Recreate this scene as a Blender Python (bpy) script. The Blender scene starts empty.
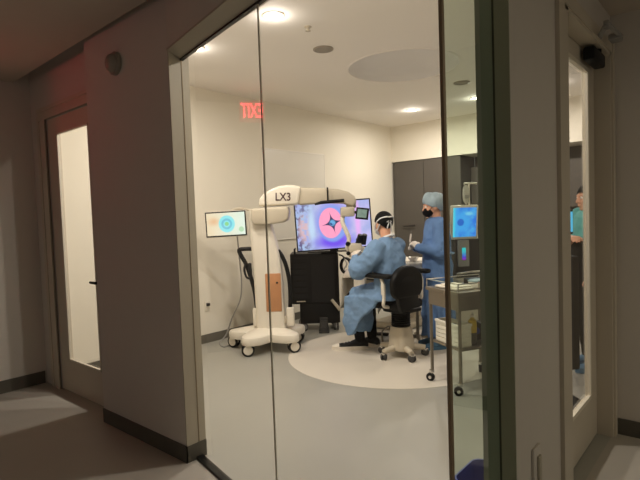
import bpy, bmesh, math, random
from mathutils import Vector, Matrix, Euler
random.seed(7)
PI = math.pi
S = bpy.context.scene
COL = S.collection

# ------------------------------------------------------------------ camera
cam_d = bpy.data.cameras.new('camera')
cam_d.sensor_width = 36.0
cam_d.lens = 36.0 * 500.96 / 640.0
cam_d.clip_start = 0.02
cam = bpy.data.objects.new('camera', cam_d)
COL.objects.link(cam)
EYE = Vector((0, 0, 1.43))
YAW, PITCH, ROLL = 0.709610285, -0.0460145913, 0.035182666
_f = Vector((math.cos(YAW) * math.cos(PITCH), math.sin(YAW) * math.cos(PITCH), math.sin(PITCH)))
_r0 = Vector((math.sin(YAW), -math.cos(YAW), 0))
_d0 = _f.cross(_r0)
_r = math.cos(ROLL) * _r0 + math.sin(ROLL) * _d0
_d = -math.sin(ROLL) * _r0 + math.cos(ROLL) * _d0
cam.matrix_world = Matrix(((_r.x, -_d.x, -_f.x, EYE.x), (_r.y, -_d.y, -_f.y, EYE.y), (_r.z, -_d.z, -_f.z, EYE.z), (0, 0, 0, 1)))
S.camera = cam

# ------------------------------------------------------------------ world, exposure
w = bpy.data.worlds.new('world')
S.world = w
w.use_nodes = True
w.node_tree.nodes['Background'].inputs[0].default_value = (1.0, 0.96, 0.90, 1)
w.node_tree.nodes['Background'].inputs[1].default_value = 0.105
S.view_settings.view_transform = 'Standard'
S.view_settings.look = 'None'
S.view_settings.exposure = 0.0
S.view_settings.gamma = 1.0
S.view_settings.use_curve_mapping = False
S.cycles.max_bounces = 16
S.cycles.diffuse_bounces = 12
S.cycles.transparent_max_bounces = 16
S.cycles.sample_clamp_indirect = 8.0
S.cycles.use_denoising = True

LAMPS = [(2.75, 2.75), (2.75, 3.75), (2.75, 1.75), (6.65, 3.82), (6.65, 2.83), (6.65, 1.84)]
LAMP_W = 22.5
for (x, y) in LAMPS:
    L = bpy.data.lights.new('downlight_lamp', 'AREA')
    L.shape = 'DISK'
    L.size = 0.11
    L.energy = LAMP_W
    L.color = (1.0, 0.91, 0.82)
    L.spread = math.radians(176)
    o = bpy.data.objects.new('downlight_lamp', L)
    COL.objects.link(o)
    o.location = (x, y, 2.945)
    # wide-angle spill of the lens
    L = bpy.data.lights.new('downlight_spill', 'POINT')
    L.energy = 2.2
    L.shadow_soft_size = 0.04
    L.color = (1.0, 0.91, 0.82)
    o = bpy.data.objects.new('downlight_spill', L)
    COL.objects.link(o)
    o.location = (x, y, 2.90)

# unseen fill light behind the viewer, added to brighten the right-hand corridor wall
L = bpy.data.lights.new('corridor_fill', 'AREA')
L.shape = 'DISK'
L.size = 0.3
L.energy = 18.0
L.color = (1.0, 0.90, 0.68)
o = bpy.data.objects.new('corridor_fill', L)
COL.objects.link(o)
o.location = (2.75, -2.4, 2.56)

# ------------------------------------------------------------------ materials
def lin(c):
    return tuple(((v / 255.0) / 12.92 if v / 255.0 <= 0.04045 else ((v / 255.0 + 0.055) / 1.055) ** 2.4) for v in c) + (1.0,)

def mat(name, col, rough=0.6, metal=0.0, var=0.06, scale=12.0, bump=0.0, bscale=60.0, emit=0.0, coat=0.0, spec=0.5):
    m = bpy.data.materials.new(name)
    m.use_nodes = True
    nt = m.node_tree
    b = nt.nodes['Principled BSDF']
    c = lin(col)
    tc = nt.nodes.new('ShaderNodeTexCoord')
    n = nt.nodes.new('ShaderNodeTexNoise')
    n.inputs['Scale'].default_value = scale
    n.inputs['Detail'].default_value = 4
    nt.links.new(tc.outputs['Object'], n.inputs['Vector'])
    mx = nt.nodes.new('ShaderNodeMix')
    mx.data_type = 'RGBA'
    mx.inputs[6].default_value = tuple(v * (1 - var) for v in c[:3]) + (1,)
    mx.inputs[7].default_value = tuple(min(1, v * (1 + var)) for v in c[:3]) + (1,)
    nt.links.new(n.outputs['Fac'], mx.inputs[0])
    nt.links.new(mx.outputs[2], b.inputs['Base Color'])
    b.inputs['Roughness'].default_value = rough
    b.inputs['Metallic'].default_value = metal
    b.inputs['Coat Weight'].default_value = coat
    b.inputs['Specular IOR Level'].default_value = spec
    if bump > 0:
        n2 = nt.nodes.new('ShaderNodeTexNoise')
        n2.inputs['Scale'].default_value = bscale
        nt.links.new(tc.outputs['Object'], n2.inputs['Vector'])
        bp = nt.nodes.new('ShaderNodeBump')
        bp.inputs['Strength'].default_value = bump
        bp.inputs['Distance'].default_value = 0.01
        nt.links.new(n2.outputs['Fac'], bp.inputs['Height'])
        nt.links.new(bp.outputs[0], b.inputs['Normal'])
    if emit > 0:
        nt.links.new(mx.outputs[2], b.inputs['Emission Color'])
        b.inputs['Emission Strength'].default_value = emit
    return m

M = {}
M['or_wall'] = mat('or_wall_paint', (230, 224, 209), 0.75, bump=0.04, bscale=220, var=0.015)
M['or_ceil'] = mat('or_ceiling_paint', (243, 238, 231), 0.8, bump=0.03, bscale=200, var=0.015)
M['or_floor'] = mat('or_sheet_floor', (160, 158, 149), 0.38, var=0.035, scale=3, spec=0.35)
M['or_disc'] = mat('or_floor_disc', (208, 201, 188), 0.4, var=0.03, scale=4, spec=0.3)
M['cor_wall'] = mat('corridor_wall_paint', (212, 205, 195), 0.8, bump=0.04, bscale=200, var=0.02)
M['cor_ceil'] = mat('corridor_ceiling_paint', (200, 190, 176), 0.85, var=0.02)
M['cor_floor'] = mat('corridor_sheet_floor', (176, 170, 160), 0.5, var=0.05, scale=4, spec=0.3)
M['base'] = mat('rubber_baseboard', (92, 88, 78), 0.55, var=0.05)
M['trim'] = mat('painted_steel_frame', (182, 174, 156), 0.5, var=0.02)
M['door'] = mat('painted_door', (204, 194, 176), 0.5, var=0.03, scale=6)
M['bead'] = mat('glazing_bead_paint', (226, 218, 200), 0.5, var=0.02)
M['black_metal'] = mat('black_anodised_metal', (26, 25, 24), 0.4, 0.6)
M['bronze'] = mat('dark_bronze_profile', (146, 128, 102), 0.4, 0.2)
M['dark_green'] = mat('dark_olive_panel', (146, 152, 136), 0.45, var=0.04)
M['dark_green2'] = mat('dark_olive_panel_edge', (152, 152, 128), 0.5, var=0.04)
M['silicone'] = mat('glass_joint_silicone', (140, 126, 108), 0.5)
M['joint_edge'] = mat('polished_glass_edge', (206, 202, 184), 0.25)
M['cab'] = mat('taupe_laminate', (82, 77, 71), 0.5, var=0.06, scale=5)
M['cab_dark'] = mat('dark_cabinet_laminate', (58, 55, 52), 0.6)  # darker tone for carcasses and worktop
M['handle'] = mat('dark_pull_bar', (52, 48, 45), 0.4, 0.4)
M['white'] = mat('off_white_enamel', (226, 219, 204), 0.35, var=0.02, coat=0.2)
M['white2'] = mat('warm_grey_enamel', (196, 186, 166), 0.4, var=0.02)
M['copper'] = mat('orange_brown_panel', (188, 134, 92), 0.4, var=0.18, scale=9)
M['black'] = mat('black_plastic', (12, 12, 13), 0.42, var=0.1, spec=0.25)
M['black2'] = mat('charcoal_plastic', (24, 24, 25), 0.5, var=0.1, spec=0.25)
M['leather'] = mat('black_vinyl', (10, 10, 10), 0.5, bump=0.15, bscale=90, spec=0.22)
M['rubber'] = mat('grey_rubber', (62, 61, 60), 0.7)
M['steel'] = mat('stainless_steel', (142, 134, 122), 0.3, 0.9, var=0.05)
M['chrome'] = mat('chrome', (210, 208, 205), 0.15, 1.0, var=0.02)
M['grey'] = mat('mid_grey_plastic', (146, 144, 140), 0.5)
M['letter'] = mat('dark_maroon_lettering', (58, 22, 30), 0.5)
M['gown_a'] = mat('mid_blue_gown_cloth', (112, 143, 178), 0.85, var=0.1, scale=14, bump=0.35, bscale=26)
M['gown_b'] = mat('strong_blue_gown_cloth', (96, 130, 178), 0.85, var=0.12, scale=14, bump=0.35, bscale=26)
M['teal'] = mat('teal_scrub_cloth', (92, 172, 170), 0.85, var=0.08, bump=0.3, bscale=26)
M['skin'] = mat('skin', (214, 160, 130), 0.55, var=0.05, scale=30)
M['hair'] = mat('dark_hair', (30, 24, 21), 0.6, var=0.3, scale=90, bump=0.4, bscale=160)
M['cap_black'] = mat('black_cap_cloth', (12, 12, 13), 0.75, spec=0.2, bump=0.2)
M['cap_blue'] = mat('pale_blue_bouffant', (158, 178, 188), 0.8, var=0.12, scale=30, bump=0.5, bscale=60)
M['mask_black'] = mat('black_mask_cloth', (13, 13, 14), 0.85, spec=0.2)
M['strap'] = mat('white_tie_strap', (222, 222, 222), 0.7)
M['trouser'] = mat('black_trousers', (14, 14, 17), 0.85, spec=0.2, bump=0.25, bscale=40)
M['glove'] = mat('white_latex', (228, 218, 206), 0.5)
M['shoe'] = mat('black_shoe', (18, 18, 20), 0.6, spec=0.25)
M['sole'] = mat('white_sole', (226, 218, 205), 0.6)
M['teal_shoe'] = mat('blue_shoe_cover', (74, 112, 140), 0.8)
M['eye'] = mat('eye_white', (235, 232, 226), 0.2)
M['iris'] = mat('dark_iris', (44, 30, 22), 0.2)
M['drape'] = mat('pale_drape', (214, 206, 190), 0.7, var=0.06, bump=0.4, bscale=14)
M['drape2'] = mat('shiny_plastic_drape', (190, 186, 176), 0.22, var=0.15, scale=18, bump=0.8, bscale=22)
M['bin_blue'] = mat('blue_plastic', (28, 52, 150), 0.4)
M['basket'] = mat('white_plastic_basket', (226, 222, 208), 0.5)
M['yellow'] = mat('yellow_liquid', (196, 166, 40), 0.35, var=0.1)
M['dark_liquid'] = mat('dark_olive_label', (52, 50, 38), 0.5)
M['cloth_white'] = mat('white_towel', (232, 226, 212), 0.9, bump=0.4, bscale=50)
M['white_board'] = mat('glossy_white_board', (228, 224, 214), 0.25, var=0.01)
M['dome'] = mat('recess_ceiling_paint', (232, 230, 228), 0.85, var=0.01)
M['lens'] = mat('downlight_lens', (255, 240, 214), 0.5, emit=14.0, var=0.0)
M['grille'] = mat('grey_speaker_grille', (150, 143, 132), 0.7, var=0.2, scale=200)
M['sensor'] = mat('grey_dome_plastic', (158, 148, 134), 0.4)
M['exit_red'] = mat('exit_red_letters', (255, 30, 62), 0.4, emit=21.0, var=0.0)
M['exit_body'] = mat('exit_red_glow_panel', (190, 24, 30), 0.4, emit=1.3, var=0.0)
M['mini_screen'] = mat('grey_green_screen', (126, 150, 142), 0.2, emit=0.35, var=0.35, scale=28)
M['cyan_screen'] = mat('cyan_screen', (78, 178, 222), 0.2, emit=0.9, var=0.1)
M['clear'] = None

def glass_mat(name, tint, ior=1.5):
    m = bpy.data.materials.new(name)
    m.use_nodes = True
    nt = m.node_tree
    nt.nodes.clear()
    out = nt.nodes.new('ShaderNodeOutputMaterial')
    tr = nt.nodes.new('ShaderNodeBsdfTransparent')
    tr.inputs[0].default_value = tint
    gl = nt.nodes.new('ShaderNodeBsdfGlossy')
    gl.inputs['Roughness'].default_value = 0.0
    fr = nt.nodes.new('ShaderNodeFresnel')
    fr.inputs['IOR'].default_value = ior
    ge = nt.nodes.new('ShaderNodeNewGeometry')
    sub = nt.nodes.new('ShaderNodeMath')
    sub.operation = 'SUBTRACT'
    sub.inputs[0].default_value = 1.0
    nt.links.new(ge.outputs['Backfacing'], sub.inputs[1])
    mul = nt.nodes.new('ShaderNodeMath')
    mul.operation = 'MULTIPLY'
    nt.links.new(fr.outputs[0], mul.inputs[0])
    nt.links.new(sub.outputs[0], mul.inputs[1])
    mx = nt.nodes.new('ShaderNodeMixShader')
    nt.links.new(mul.outputs[0], mx.inputs[0])
    nt.links.new(tr.outputs[0], mx.inputs[1])
    nt.links.new(gl.outputs[0], mx.inputs[2])
    nt.links.new(mx.outputs[0], out.inputs[0])
    return m
M['glass'] = glass_mat('clear_glass', (0.985, 0.99, 0.98, 1))
M['glass_green'] = glass_mat('greenish_glass', (0.86, 0.92, 0.86, 1))
M['clear'] = glass_mat('clear_plastic', (0.93, 0.94, 0.94, 1))

class SN:
    """tiny expression helper for screen pictures (object coordinates, x right, z up)"""
    def __init__(s, name, strength):
        s.m = bpy.data.materials.new(name)
        s.m.use_nodes = True
        s.nt = s.m.node_tree
        s.b = s.nt.nodes['Principled BSDF']
        s.b.inputs['Base Color'].default_value = (0.01, 0.01, 0.01, 1)
        s.b.inputs['Roughness'].default_value = 0.25
        s.b.inputs['Emission Strength'].default_value = strength
        tc = s.nt.nodes.new('ShaderNodeTexCoord')
        s.vec = tc.outputs['Object']
        sp = s.nt.nodes.new('ShaderNodeSeparateXYZ')
        s.nt.links.new(s.vec, sp.inputs[0])
        s.x, s.z = sp.outputs[0], sp.outputs[2]
    def put(s, sock, v):
        if isinstance(v, (int, float)):
            sock.default_value = v
        else:
            s.nt.links.new(v, sock)
    def op(s, o, a, b=0.0, c=0.0):
        n = s.nt.nodes.new('ShaderNodeMath')
        n.operation = o
        s.put(n.inputs[0], a); s.put(n.inputs[1], b); s.put(n.inputs[2], c)
        return n.outputs[0]
    def noise(s, scale, detail=3):
        n = s.nt.nodes.new('ShaderNodeTexNoise')
        n.inputs['Scale'].default_value = scale
        n.inputs['Detail'].default_value = detail
        s.nt.links.new(s.vec, n.inputs['Vector'])
        return n.outputs['Fac']
    def dist(s, cx, cz, ax=1.0, az=1.0):
        dx = s.op('MULTIPLY', s.op('SUBTRACT', s.x, cx), 1.0 / ax)
        dz = s.op('MULTIPLY', s.op('SUBTRACT', s.z, cz), 1.0 / az)
        return s.op('SQRT', s.op('ADD', s.op('MULTIPLY', dx, dx), s.op('MULTIPLY', dz, dz)))
    def below(s, v, edge, soft):
        n = s.nt.nodes.new('ShaderNodeMapRange')
        n.interpolation_type = 'SMOOTHSTEP'
        s.put(n.inputs[0], v)
        n.inputs[1].default_value = edge - soft
        n.inputs[2].default_value = edge + soft
        n.inputs[3].default_value = 1.0
        n.inputs[4].default_value = 0.0
        return n.outputs[0]
    def mix(s, f, a, b):
        n = s.nt.nodes.new('ShaderNodeMix')
        n.data_type = 'RGBA'
        s.put(n.inputs[0], f)
        for k, v in ((6, a), (7, b)):
            if isinstance(v, tuple):
                n.inputs[k].default_value = lin(v)
            else:
                s.nt.links.new(v, n.inputs[k])
        return n.outputs[2]
    def done(s, c):
        s.nt.links.new(c, s.b.inputs['Emission Color'])
        return s.m

# ------------------------------------------------------------------ mesh helpers
class MB:
    def __init__(s):
        s.bm = bmesh.new()
    def _xf(s, vs, T):
        if T is not None:
            bmesh.ops.transform(s.bm, matrix=T, verts=vs)
    def box(s, c, d, rot=None, bev=0.0, seg=2):
        g = bmesh.ops.create_cube(s.bm, size=1.0)
        vs = g['verts']
        bmesh.ops.scale(s.bm, vec=d, verts=vs)
        if bev > 0:
            es = list({e for v in vs for e in v.link_edges})
            r = bmesh.ops.bevel(s.bm, geom=es, offset=min(bev, min(d) * 0.49), segments=seg, affect='EDGES', profile=0.5)
            vs = list({v for f in r['faces'] for v in f.verts} | {v for v in vs if v.is_valid})
        T = Matrix.Translation(c)
        if rot is not None:
            T = T @ rot.to_4x4()
        s._xf(vs, T)
        return s
    def bb(s, x0, x1, y0, y1, z0, z1, bev=0.0):
        return s.box(((x0 + x1) / 2, (y0 + y1) / 2, (z0 + z1) / 2), (x1 - x0, y1 - y0, z1 - z0), bev=bev)
    def tube(s, pts, rad, n=12):
        pts = [Vector(p) for p in pts]
        if isinstance(rad, (int, float)):
            rad = [rad] * len(pts)
        rings = []
        up = None
        for i, p in enumerate(pts):
            a = pts[max(i - 1, 0)]
            b = pts[min(i + 1, len(pts) - 1)]
            t = (b - a).normalized()
            if up is None:
                up = t.orthogonal().normalized()
            u = (up - t * up.dot(t))
            u = u.normalized() if u.length > 1e-6 else t.orthogonal().normalized()
            v = t.cross(u)
            up = u
            rings.append([p + (u * math.cos(2 * PI * k / n) + v * math.sin(2 * PI * k / n)) * rad[i] for k in range(n)])
        s.rings(rings)
        return s
    def rings(s, rings, cap=True, close=True):
        R = [[s.bm.verts.new(p) for p in r] for r in rings]
        n = len(R[0])
        for a, b in zip(R[:-1], R[1:]):
            for k in range(n if close else n - 1):
                s.bm.faces.new((a[k], a[(k + 1) % n], b[(k + 1) % n], b[k]))
        if cap:
            s.bm.faces.new(R[0][::-1])
            s.bm.faces.new(R[-1])
        return s
    def lathe(s, prof, c=(0, 0, 0), n=24, rot=None):
        rr = []
        for r, z in prof:
            r = max(r, 1e-4)
            rr.append([Vector((r * math.cos(2 * PI * k / n), r * math.sin(2 * PI * k / n), z)) for k in range(n)])
        T = Matrix.Translation(c)
        if rot is not None:
            T = T @ rot.to_4x4()
        s.rings([[T @ p for p in r] for r in rr])
        return s
    def prism(s, pts, a, b, axis='z'):
        """polygon (u,v) extruded a..b along axis: z -> (u,v,t), y -> (u,t,v), x -> (t,u,v)"""
        def P(u, v, t):
            return Vector((u, v, t)) if axis == 'z' else Vector((u, t, v)) if axis == 'y' else Vector((t, u, v))
        s.rings([[P(u, v, a) for u, v in pts], [P(u, v, b) for u, v in pts]])
        return s
    def sph(s, c, r, n=20, rot=None):
        if isinstance(r, (int, float)):
            r = (r, r, r)
        g = bmesh.ops.create_uvsphere(s.bm, u_segments=n, v_segments=max(8, n // 2), radius=1.0)
        T = Matrix.Translation(c)
        if rot is not None:
            T = T @ rot.to_4x4()
        s._xf(g['verts'], T @ Matrix.Diagonal((r[0], r[1], r[2], 1)))
        return s
    def cap(s, p0, r0, p1, r1, n=16):
        s.sph(p0, r0, n); s.sph(p1, r1, n)
        p0, p1 = Vector(p0), Vector(p1)
        if (p1 - p0).length > 1e-5:
            s.tube([p0, p1], [r0, r1], n)
        return s
    def loft(s, rings, n=28):
        rr = []
        for c, ax, ay in rings:
            c, ax, ay = Vector(c), Vector(ax), Vector(ay)
            rr.append([c + ax * math.cos(2 * PI * k / n) + ay * math.sin(2 * PI * k / n) for k in range(n)])
        return s.rings(rr)
    def build(s, name, m, parent=None, smooth=True, ang=35, bevel=0.0):
        bm = s.bm
        bmesh.ops.recalc_face_normals(bm, faces=bm.faces[:])
        if bevel > 0:
            es = [e for e in bm.edges if len(e.link_faces) == 2 and e.calc_face_angle(0) > math.radians(40)]
            bmesh.ops.bevel(bm, geom=es, offset=bevel, segments=3, affect='EDGES', profile=0.5, clamp_overlap=True)
            bmesh.ops.recalc_face_normals(bm, faces=bm.faces[:])
        if smooth:
            for f in bm.faces:
                f.smooth = True
            for e in bm.edges:
                if len(e.link_faces) == 2 and e.calc_face_angle(0) > math.radians(ang):
                    e.smooth = False
        me = bpy.data.meshes.new(name)
        bm.to_mesh(me)
        bm.free()
        return link(name, me, m, parent)
    def remesh(s, name, m, parent, voxel, smooth=4, disp=0.0, dscale=0.15, fac=0.5):
        bm = s.bm
        bmesh.ops.recalc_face_normals(bm, faces=bm.faces[:])
        me = bpy.data.meshes.new(name + '_source')
        bm.to_mesh(me)
        bm.free()
        o = bpy.data.objects.new(name + '_source', me)
        COL.objects.link(o)
        r = o.modifiers.new('r', 'REMESH')
        r.mode = 'VOXEL'
        r.voxel_size = voxel
        if smooth:
            q = o.modifiers.new('s', 'SMOOTH')
            q.factor = fac
            q.iterations = smooth
        if disp > 0:
            t = bpy.data.textures.new('folds', 'CLOUDS')
            t.noise_scale = dscale
            t.noise_depth = 2
            d = o.modifiers.new('d', 'DISPLACE')
            d.texture = t
            d.strength = disp
            d.mid_level = 0.5
            d.texture_coords = 'LOCAL'
        dg = bpy.context.evaluated_depsgraph_get()
        new = bpy.data.meshes.new_from_object(o.evaluated_get(dg))
        new.name = name
        bpy.data.objects.remove(o)
        for p in new.polygons:
            p.use_smooth = True
        new.materials.clear()
        return link(name, new, m, parent)

def link(name, me, m, parent):
    me.name = name
    o = bpy.data.objects.new(name, me)
    COL.objects.link(o)
    if m is not None:
        me.materials.append(m)
    if parent is not None:
        o.parent = parent
    return o

def tag(o, label, cat, group=None, kind=None):
    o['label'] = label
    o['category'] = cat
    if group:
        o['group'] = group
    if kind:
        o['kind'] = kind
    return o

def thing(name, label, cat, loc, rz=0.0, group=None):
    o = bpy.data.objects.new(name, None)
    o.empty_display_size = 0.1
    COL.objects.link(o)
    o.location = loc
    o.rotation_euler = (0, 0, rz)
    return tag(o, label, cat, group)

def struct(o):
    o['kind'] = 'structure'
    return o

def copy_tree(o, parent=None):
    c = o.copy()
    COL.objects.link(c)
    if parent is not None:
        c.parent = parent
    for ch in list(o.children):
        copy_tree(ch, c)
    return c

def text_mesh(txt, size, depth):
    cu = bpy.data.curves.new('lettering', 'FONT')
    cu.body = txt
    cu.size = size
    cu.extrude = depth
    cu.offset = size * (0.018 if txt == 'LX3' else 0.004)
    cu.align_x = 'CENTER'
    cu.align_y = 'CENTER'
    o = bpy.data.objects.new('lettering_source', cu)
    COL.objects.link(o)
    dg = bpy.context.evaluated_depsgraph_get()
    me = bpy.data.meshes.new_from_object(o.evaluated_get(dg))
    bpy.data.objects.remove(o)
    return me

VIEW_RZ = math.radians(-49.34)      # turned to face the glass: x right, y away, z up
FW = Vector((0.7586, 0.6515, 0))
RT = Vector((0.6515, -0.7586, 0))
def spot(r, D):
    """floor point r metres right and D metres ahead of the viewer"""
    return FW * D + RT * r

# ------------------------------------------------------------------ the setting
def sbox(name, x0, x1, y0, y1, z0, z1, m, bev=0.0):
    return struct(MB().bb(x0, x1, y0, y1, z0, z1, bev).build(name, M[m], None, smooth=False))

G = Vector((0.222, 0.975, 0)).normalized()          # direction of the angled glass wall, going away
Nn = Vector((G.y, -G.x, 0))                         # into the operating room
A0 = Vector((1.756, 2.577, 0))                      # far end of the glass
A1 = Vector((1.5415, 1.637, 0))                     # joint
A2 = Vector((1.317, 0.656, 0))                      # glass corner
XC, XI = 1.667, 1.80                                # left wall faces
YC, YI = 0.65, 0.77                                 # right wall faces
HZ = 2.97

# floors
fl = MB()
fl.prism([(XI, 4.84), (XI, 2.53), (A2.x, YC), (7.66, YC), (8.3, YC), (8.3, 4.84)], -0.1, 0.0)
struct(fl.build('floor', M['or_floor'], None, smooth=False))
cf = MB()
cf.prism([(-3, -3.5), (3.55, -3.5), (3.55, YC), (A2.x, YC), (XI, 2.53), (XI, 4.95), (-3, 4.95)], -0.1, 0.0)
struct(cf.build('floor_corridor', M['cor_floor'], None, smooth=False))
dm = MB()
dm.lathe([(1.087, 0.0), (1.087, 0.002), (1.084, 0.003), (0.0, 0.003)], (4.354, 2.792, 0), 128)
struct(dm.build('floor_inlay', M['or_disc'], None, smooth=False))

# operating-room ceiling with round recess
cl = MB()
cc, cr = Vector((4.66, 2.77, 0)), 0.58
NR = 96
bm = cl.bm
x0, x1, y0, y1 = A2.x - 0.1, 8.3, YC, 4.95
inner = [Vector((cc.x + cr * math.cos(2 * PI * k / NR), cc.y + cr * math.sin(2 * PI * k / NR), HZ)) for k in range(NR)]
outer = []
for k in range(NR):
    dx, dy = math.cos(2 * PI * k / NR), math.sin(2 * PI * k / NR)
    t = 1e9
    if dx > 1e-9: t = min(t, (x1 - cc.x) / dx)
    if dx < -1e-9: t = min(t, (x0 - cc.x) / dx)
    if dy > 1e-9: t = min(t, (y1 - cc.y) / dy)
    if dy < -1e-9: t = min(t, (y0 - cc.y) / dy)
    outer.append(Vector((cc.x + dx * t, cc.y + dy * t, HZ)))
up = Vector((0, 0, 0.25))
cl.rings([inner, outer], cap=False)
cl.rings([[p + up for p in inner], [p + up for p in outer]], cap=False)
struct(cl.build('ceiling', M['or_ceil'], None, smooth=False))
sk = MB()
for (sx0, sx1, sy0, sy1) in ((x0 - .02, x1, y1, y1 + .02), (x0 - .02, x1, y0 - .02, y0), (x1, x1 + .02, y0, y1), (x0 - .02, x0, y0, y1)):
    sk.bb(sx0, sx1, sy0, sy1, HZ, HZ + 0.3)
struct(sk.build('ceiling_edge', M['or_ceil'], None, smooth=False))
# shallow domed recess
dom = MB()
prof = [(cr, HZ), (cr - 0.012, HZ + 0.05), (cr - 0.05, HZ + 0.085), (cr * 0.7, HZ + 0.12), (cr * 0.35, HZ + 0.135), (0.001, HZ + 0.14)]
dom.rings([[Vector((cc.x + r * math.cos(2 * PI * k / NR), cc.y + r * math.sin(2 * PI * k / NR), z)) for k in range(NR)] for r, z in prof], cap=False)
struct(dom.build('ceiling_recess', M['dome'], None))
tr_ = MB()
ringp = []
for k in range(NR):
    a = 2 * PI * k / NR
    ringp.append(Vector((cc.x + cr * math.cos(a), cc.y + cr * math.sin(a), HZ)))
q = [(cr - 0.006, HZ - 0.004), (cr + 0.014, HZ - 0.004), (cr + 0.014, HZ), (cr - 0.006, HZ + 0.004)]
rr = [[Vector((cc.x + r * math.cos(2 * PI * k / NR), cc.y + r * math.sin(2 * PI * k / NR), z)) for k in range(NR)] for r, z in q]
tr_.rings(rr + [rr[0]], cap=False)
struct(tr_.build('trim_1', M['or_ceil'], None))

# operating-room walls
sbox('wall_back_left', XI, 8.3, 4.84, 4.95, 0, HZ, 'or_wall')
sbox('wall_back_right', 7.66, 8.3, YC, 4.84, 2.35, HZ, 'or_wall')        # bulkhead over the cupboards
sbox('wall_back_niche', 8.22, 8.3, YC, 3.54, 0, 2.35, 'cab')
sbox('baseboard_back', XI, 7.05, 4.825, 4.84, 0, 0.10, 'base')

# corridor walls
def wall_with_door_y(name, xa, xb, ya, yb, d0, d1, dz, top, m):
    b = MB()
    b.bb(xa, xb, ya, d0, 0, top); b.bb(xa, xb, d1, yb, 0, top); b.bb(xa, xb, d0, d1, dz, top)
    return struct(b.build(name, M[m], None, smooth=False))
def wall_with_door_x(name, xa, xb, ya, yb, d0, d1, dz, top, m):
    b = MB()
    b.bb(xa, d0, ya, yb, 0, top); b.bb(d1, xb, ya, yb, 0, top); b.bb(d0, d1, ya, yb, dz, top)
    return struct(b.build(name, M[m], None, smooth=False))
LD0, LD1 = 3.665, 4.588
RD0, RD1 = 2.474, 3.50
# the far stretch of the left wall is set back around the door
LW = MB()
LW.bb(XC, XI, 2.53, 3.555, 0, HZ);
LW.bb(1.79, 1.832, 3.555, LD0, 0, HZ); LW.bb(1.79, 1.832, LD1, 4.95, 0, HZ); LW.bb(1.79, 1.832, LD0, LD1, 2.345, HZ)
struct(LW.build('wall_left', M['cor_wall'], None, smooth=False))
wall_with_door_x('wall_right', 1.820, 8.3, YC, YI, RD0, RD1, 2.37, HZ, 'cor_wall')
sbox('wall_corridor_end', -3, 1.79, 4.91, 4.95, 0, 2.96, 'cor_wall')
sbox('wall_corridor_side', 3.55, 3.6, -3.5, YC, 0, 2.9, 'cor_wall')
# wall above the glass: follows the angled glass line, then turns along the right wall
hd = MB()
o0 = Vector((XC, 2.53, 0)) ; o1 = o0 - G * ((o0.y - (YC - 0.09)) / G.y)
i0 = Vector((XI, 2.53, 0)) ; i1 = Vector((A2.x + 0.13, YI, 0))
hd.prism([(o0.x, o0.y), (i0.x, i0.y), (i1.x, i1.y), (1.84, YI), (1.84, YC), (A2.x - 0.07, YC - 0.02), (o1.x, o1.y)], 2.41, HZ)
struct(hd.build('wall_above_glass', M['cor_wall'], None, smooth=False))
# corridor ceiling, lower over the right-hand stretch
cc_ = MB()
cc_.prism([(-3, -3.5), (3.6, -3.5), (3.6, YC), (A2.x, YC), (A2.x - .10, YC), (1.603, 2.53), (1.660, 4.95), (-3, 4.95)], 2.70, 2.80)
struct(cc_.build('ceiling_corridor', M['cor_ceil'], None, smooth=False))
sbox('ceiling_light_blocker', 1.0, 1.84, YC, 4.95, 2.955, 2.97, 'cor_ceil')  # unseen cap, added to keep ambient light out of the slot below
sbox('ceiling_soffit', 2.0, 3.55, -3.5, YC, 2.59, 2.715, 'cor_ceil')
# baseboards
sbox('baseboard_left', XC - 0.008, XC, 2.52, 3.555, 0, 0.10, 'base')
sbox('baseboard_jamb', XC - 0.008, XI + 0.002, 2.52, 2.53, 0, 0.10, 'base')
sbox('baseboard_end', -3, 1.774, 4.9, 4.91, 0, 0.11, 'base')
sbox('baseboard_side', 3.54, 3.55, -3.5, YC - 0.02, 0, 0.10, 'base')
# jamb at the far end of the glass
jb = MB()
jb.bb(XC - 0.002, XI, 2.522, 2.53, 0.10, 2.41)
struct(jb.build('trim_2', M['trim'], None, smooth=False))

sbox('trim_6', 1.747, 1.752, 2.519, 2.523, 0.10, 2.38, 'bronze')
# glass wall
win = struct(bpy.data.objects.new('window_1', None)); COL.objects.link(win)
def slab(b, p, q, off0, off1, z0, z1, nrm):
    b.prism([tuple((p + nrm * off0).xy), tuple((q + nrm * off0).xy), tuple((q + nrm * off1).xy), tuple((p + nrm * off1).xy)], z0, z1)
    return b
GT = 0.012
slab(MB(), A0, A1 + G * 0.003, 0, GT, 0.015, 2.372, Nn).build('glass_pane', M['glass'], win, smooth=False)
slab(MB(), A1 - G * 0.003, A2 + G * 0.0095, 0, GT, 0.015, 2.372, Nn).build('glass_pane', M['glass'], win, smooth=False)
B0, B1 = A2 + Vector((0.012, 0.004, 0)), Vector((1.8165, 0.705, 0))
Bn = Vector((-(B1 - B0).y, (B1 - B0).x, 0)).normalized()
slab(MB(), B0, B1, -0.006, 0.006, 0.015, 2.372, Bn).build('glass_pane', M['glass_green'], win, smooth=False)
slab(MB(), B0, B1, -0.02, 0.02, 0.0, 0.016, Bn).build('floor_track', M['black_metal'], win, smooth=False)
slab(MB(), A1 + G * 0.0035, A1 - G * 0.0005, -0.0015, 0.004, 0.015, 2.372, Nn).build('glass_joint', M['silicone'], win, smooth=False)
slab(MB(), A1 - G * 0.0005, A1 - G * 0.004, -0.001, 0.004, 0.015, 2.372, Nn).build('joint_edge', M['joint_edge'], win, smooth=False)
slab(MB(), A2 + G * 0.009, A2 - G * 0.003, -0.001, 0.009, 0.0, 2.40, Nn).build('corner_post', M['bronze'], win, smooth=False)
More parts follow.
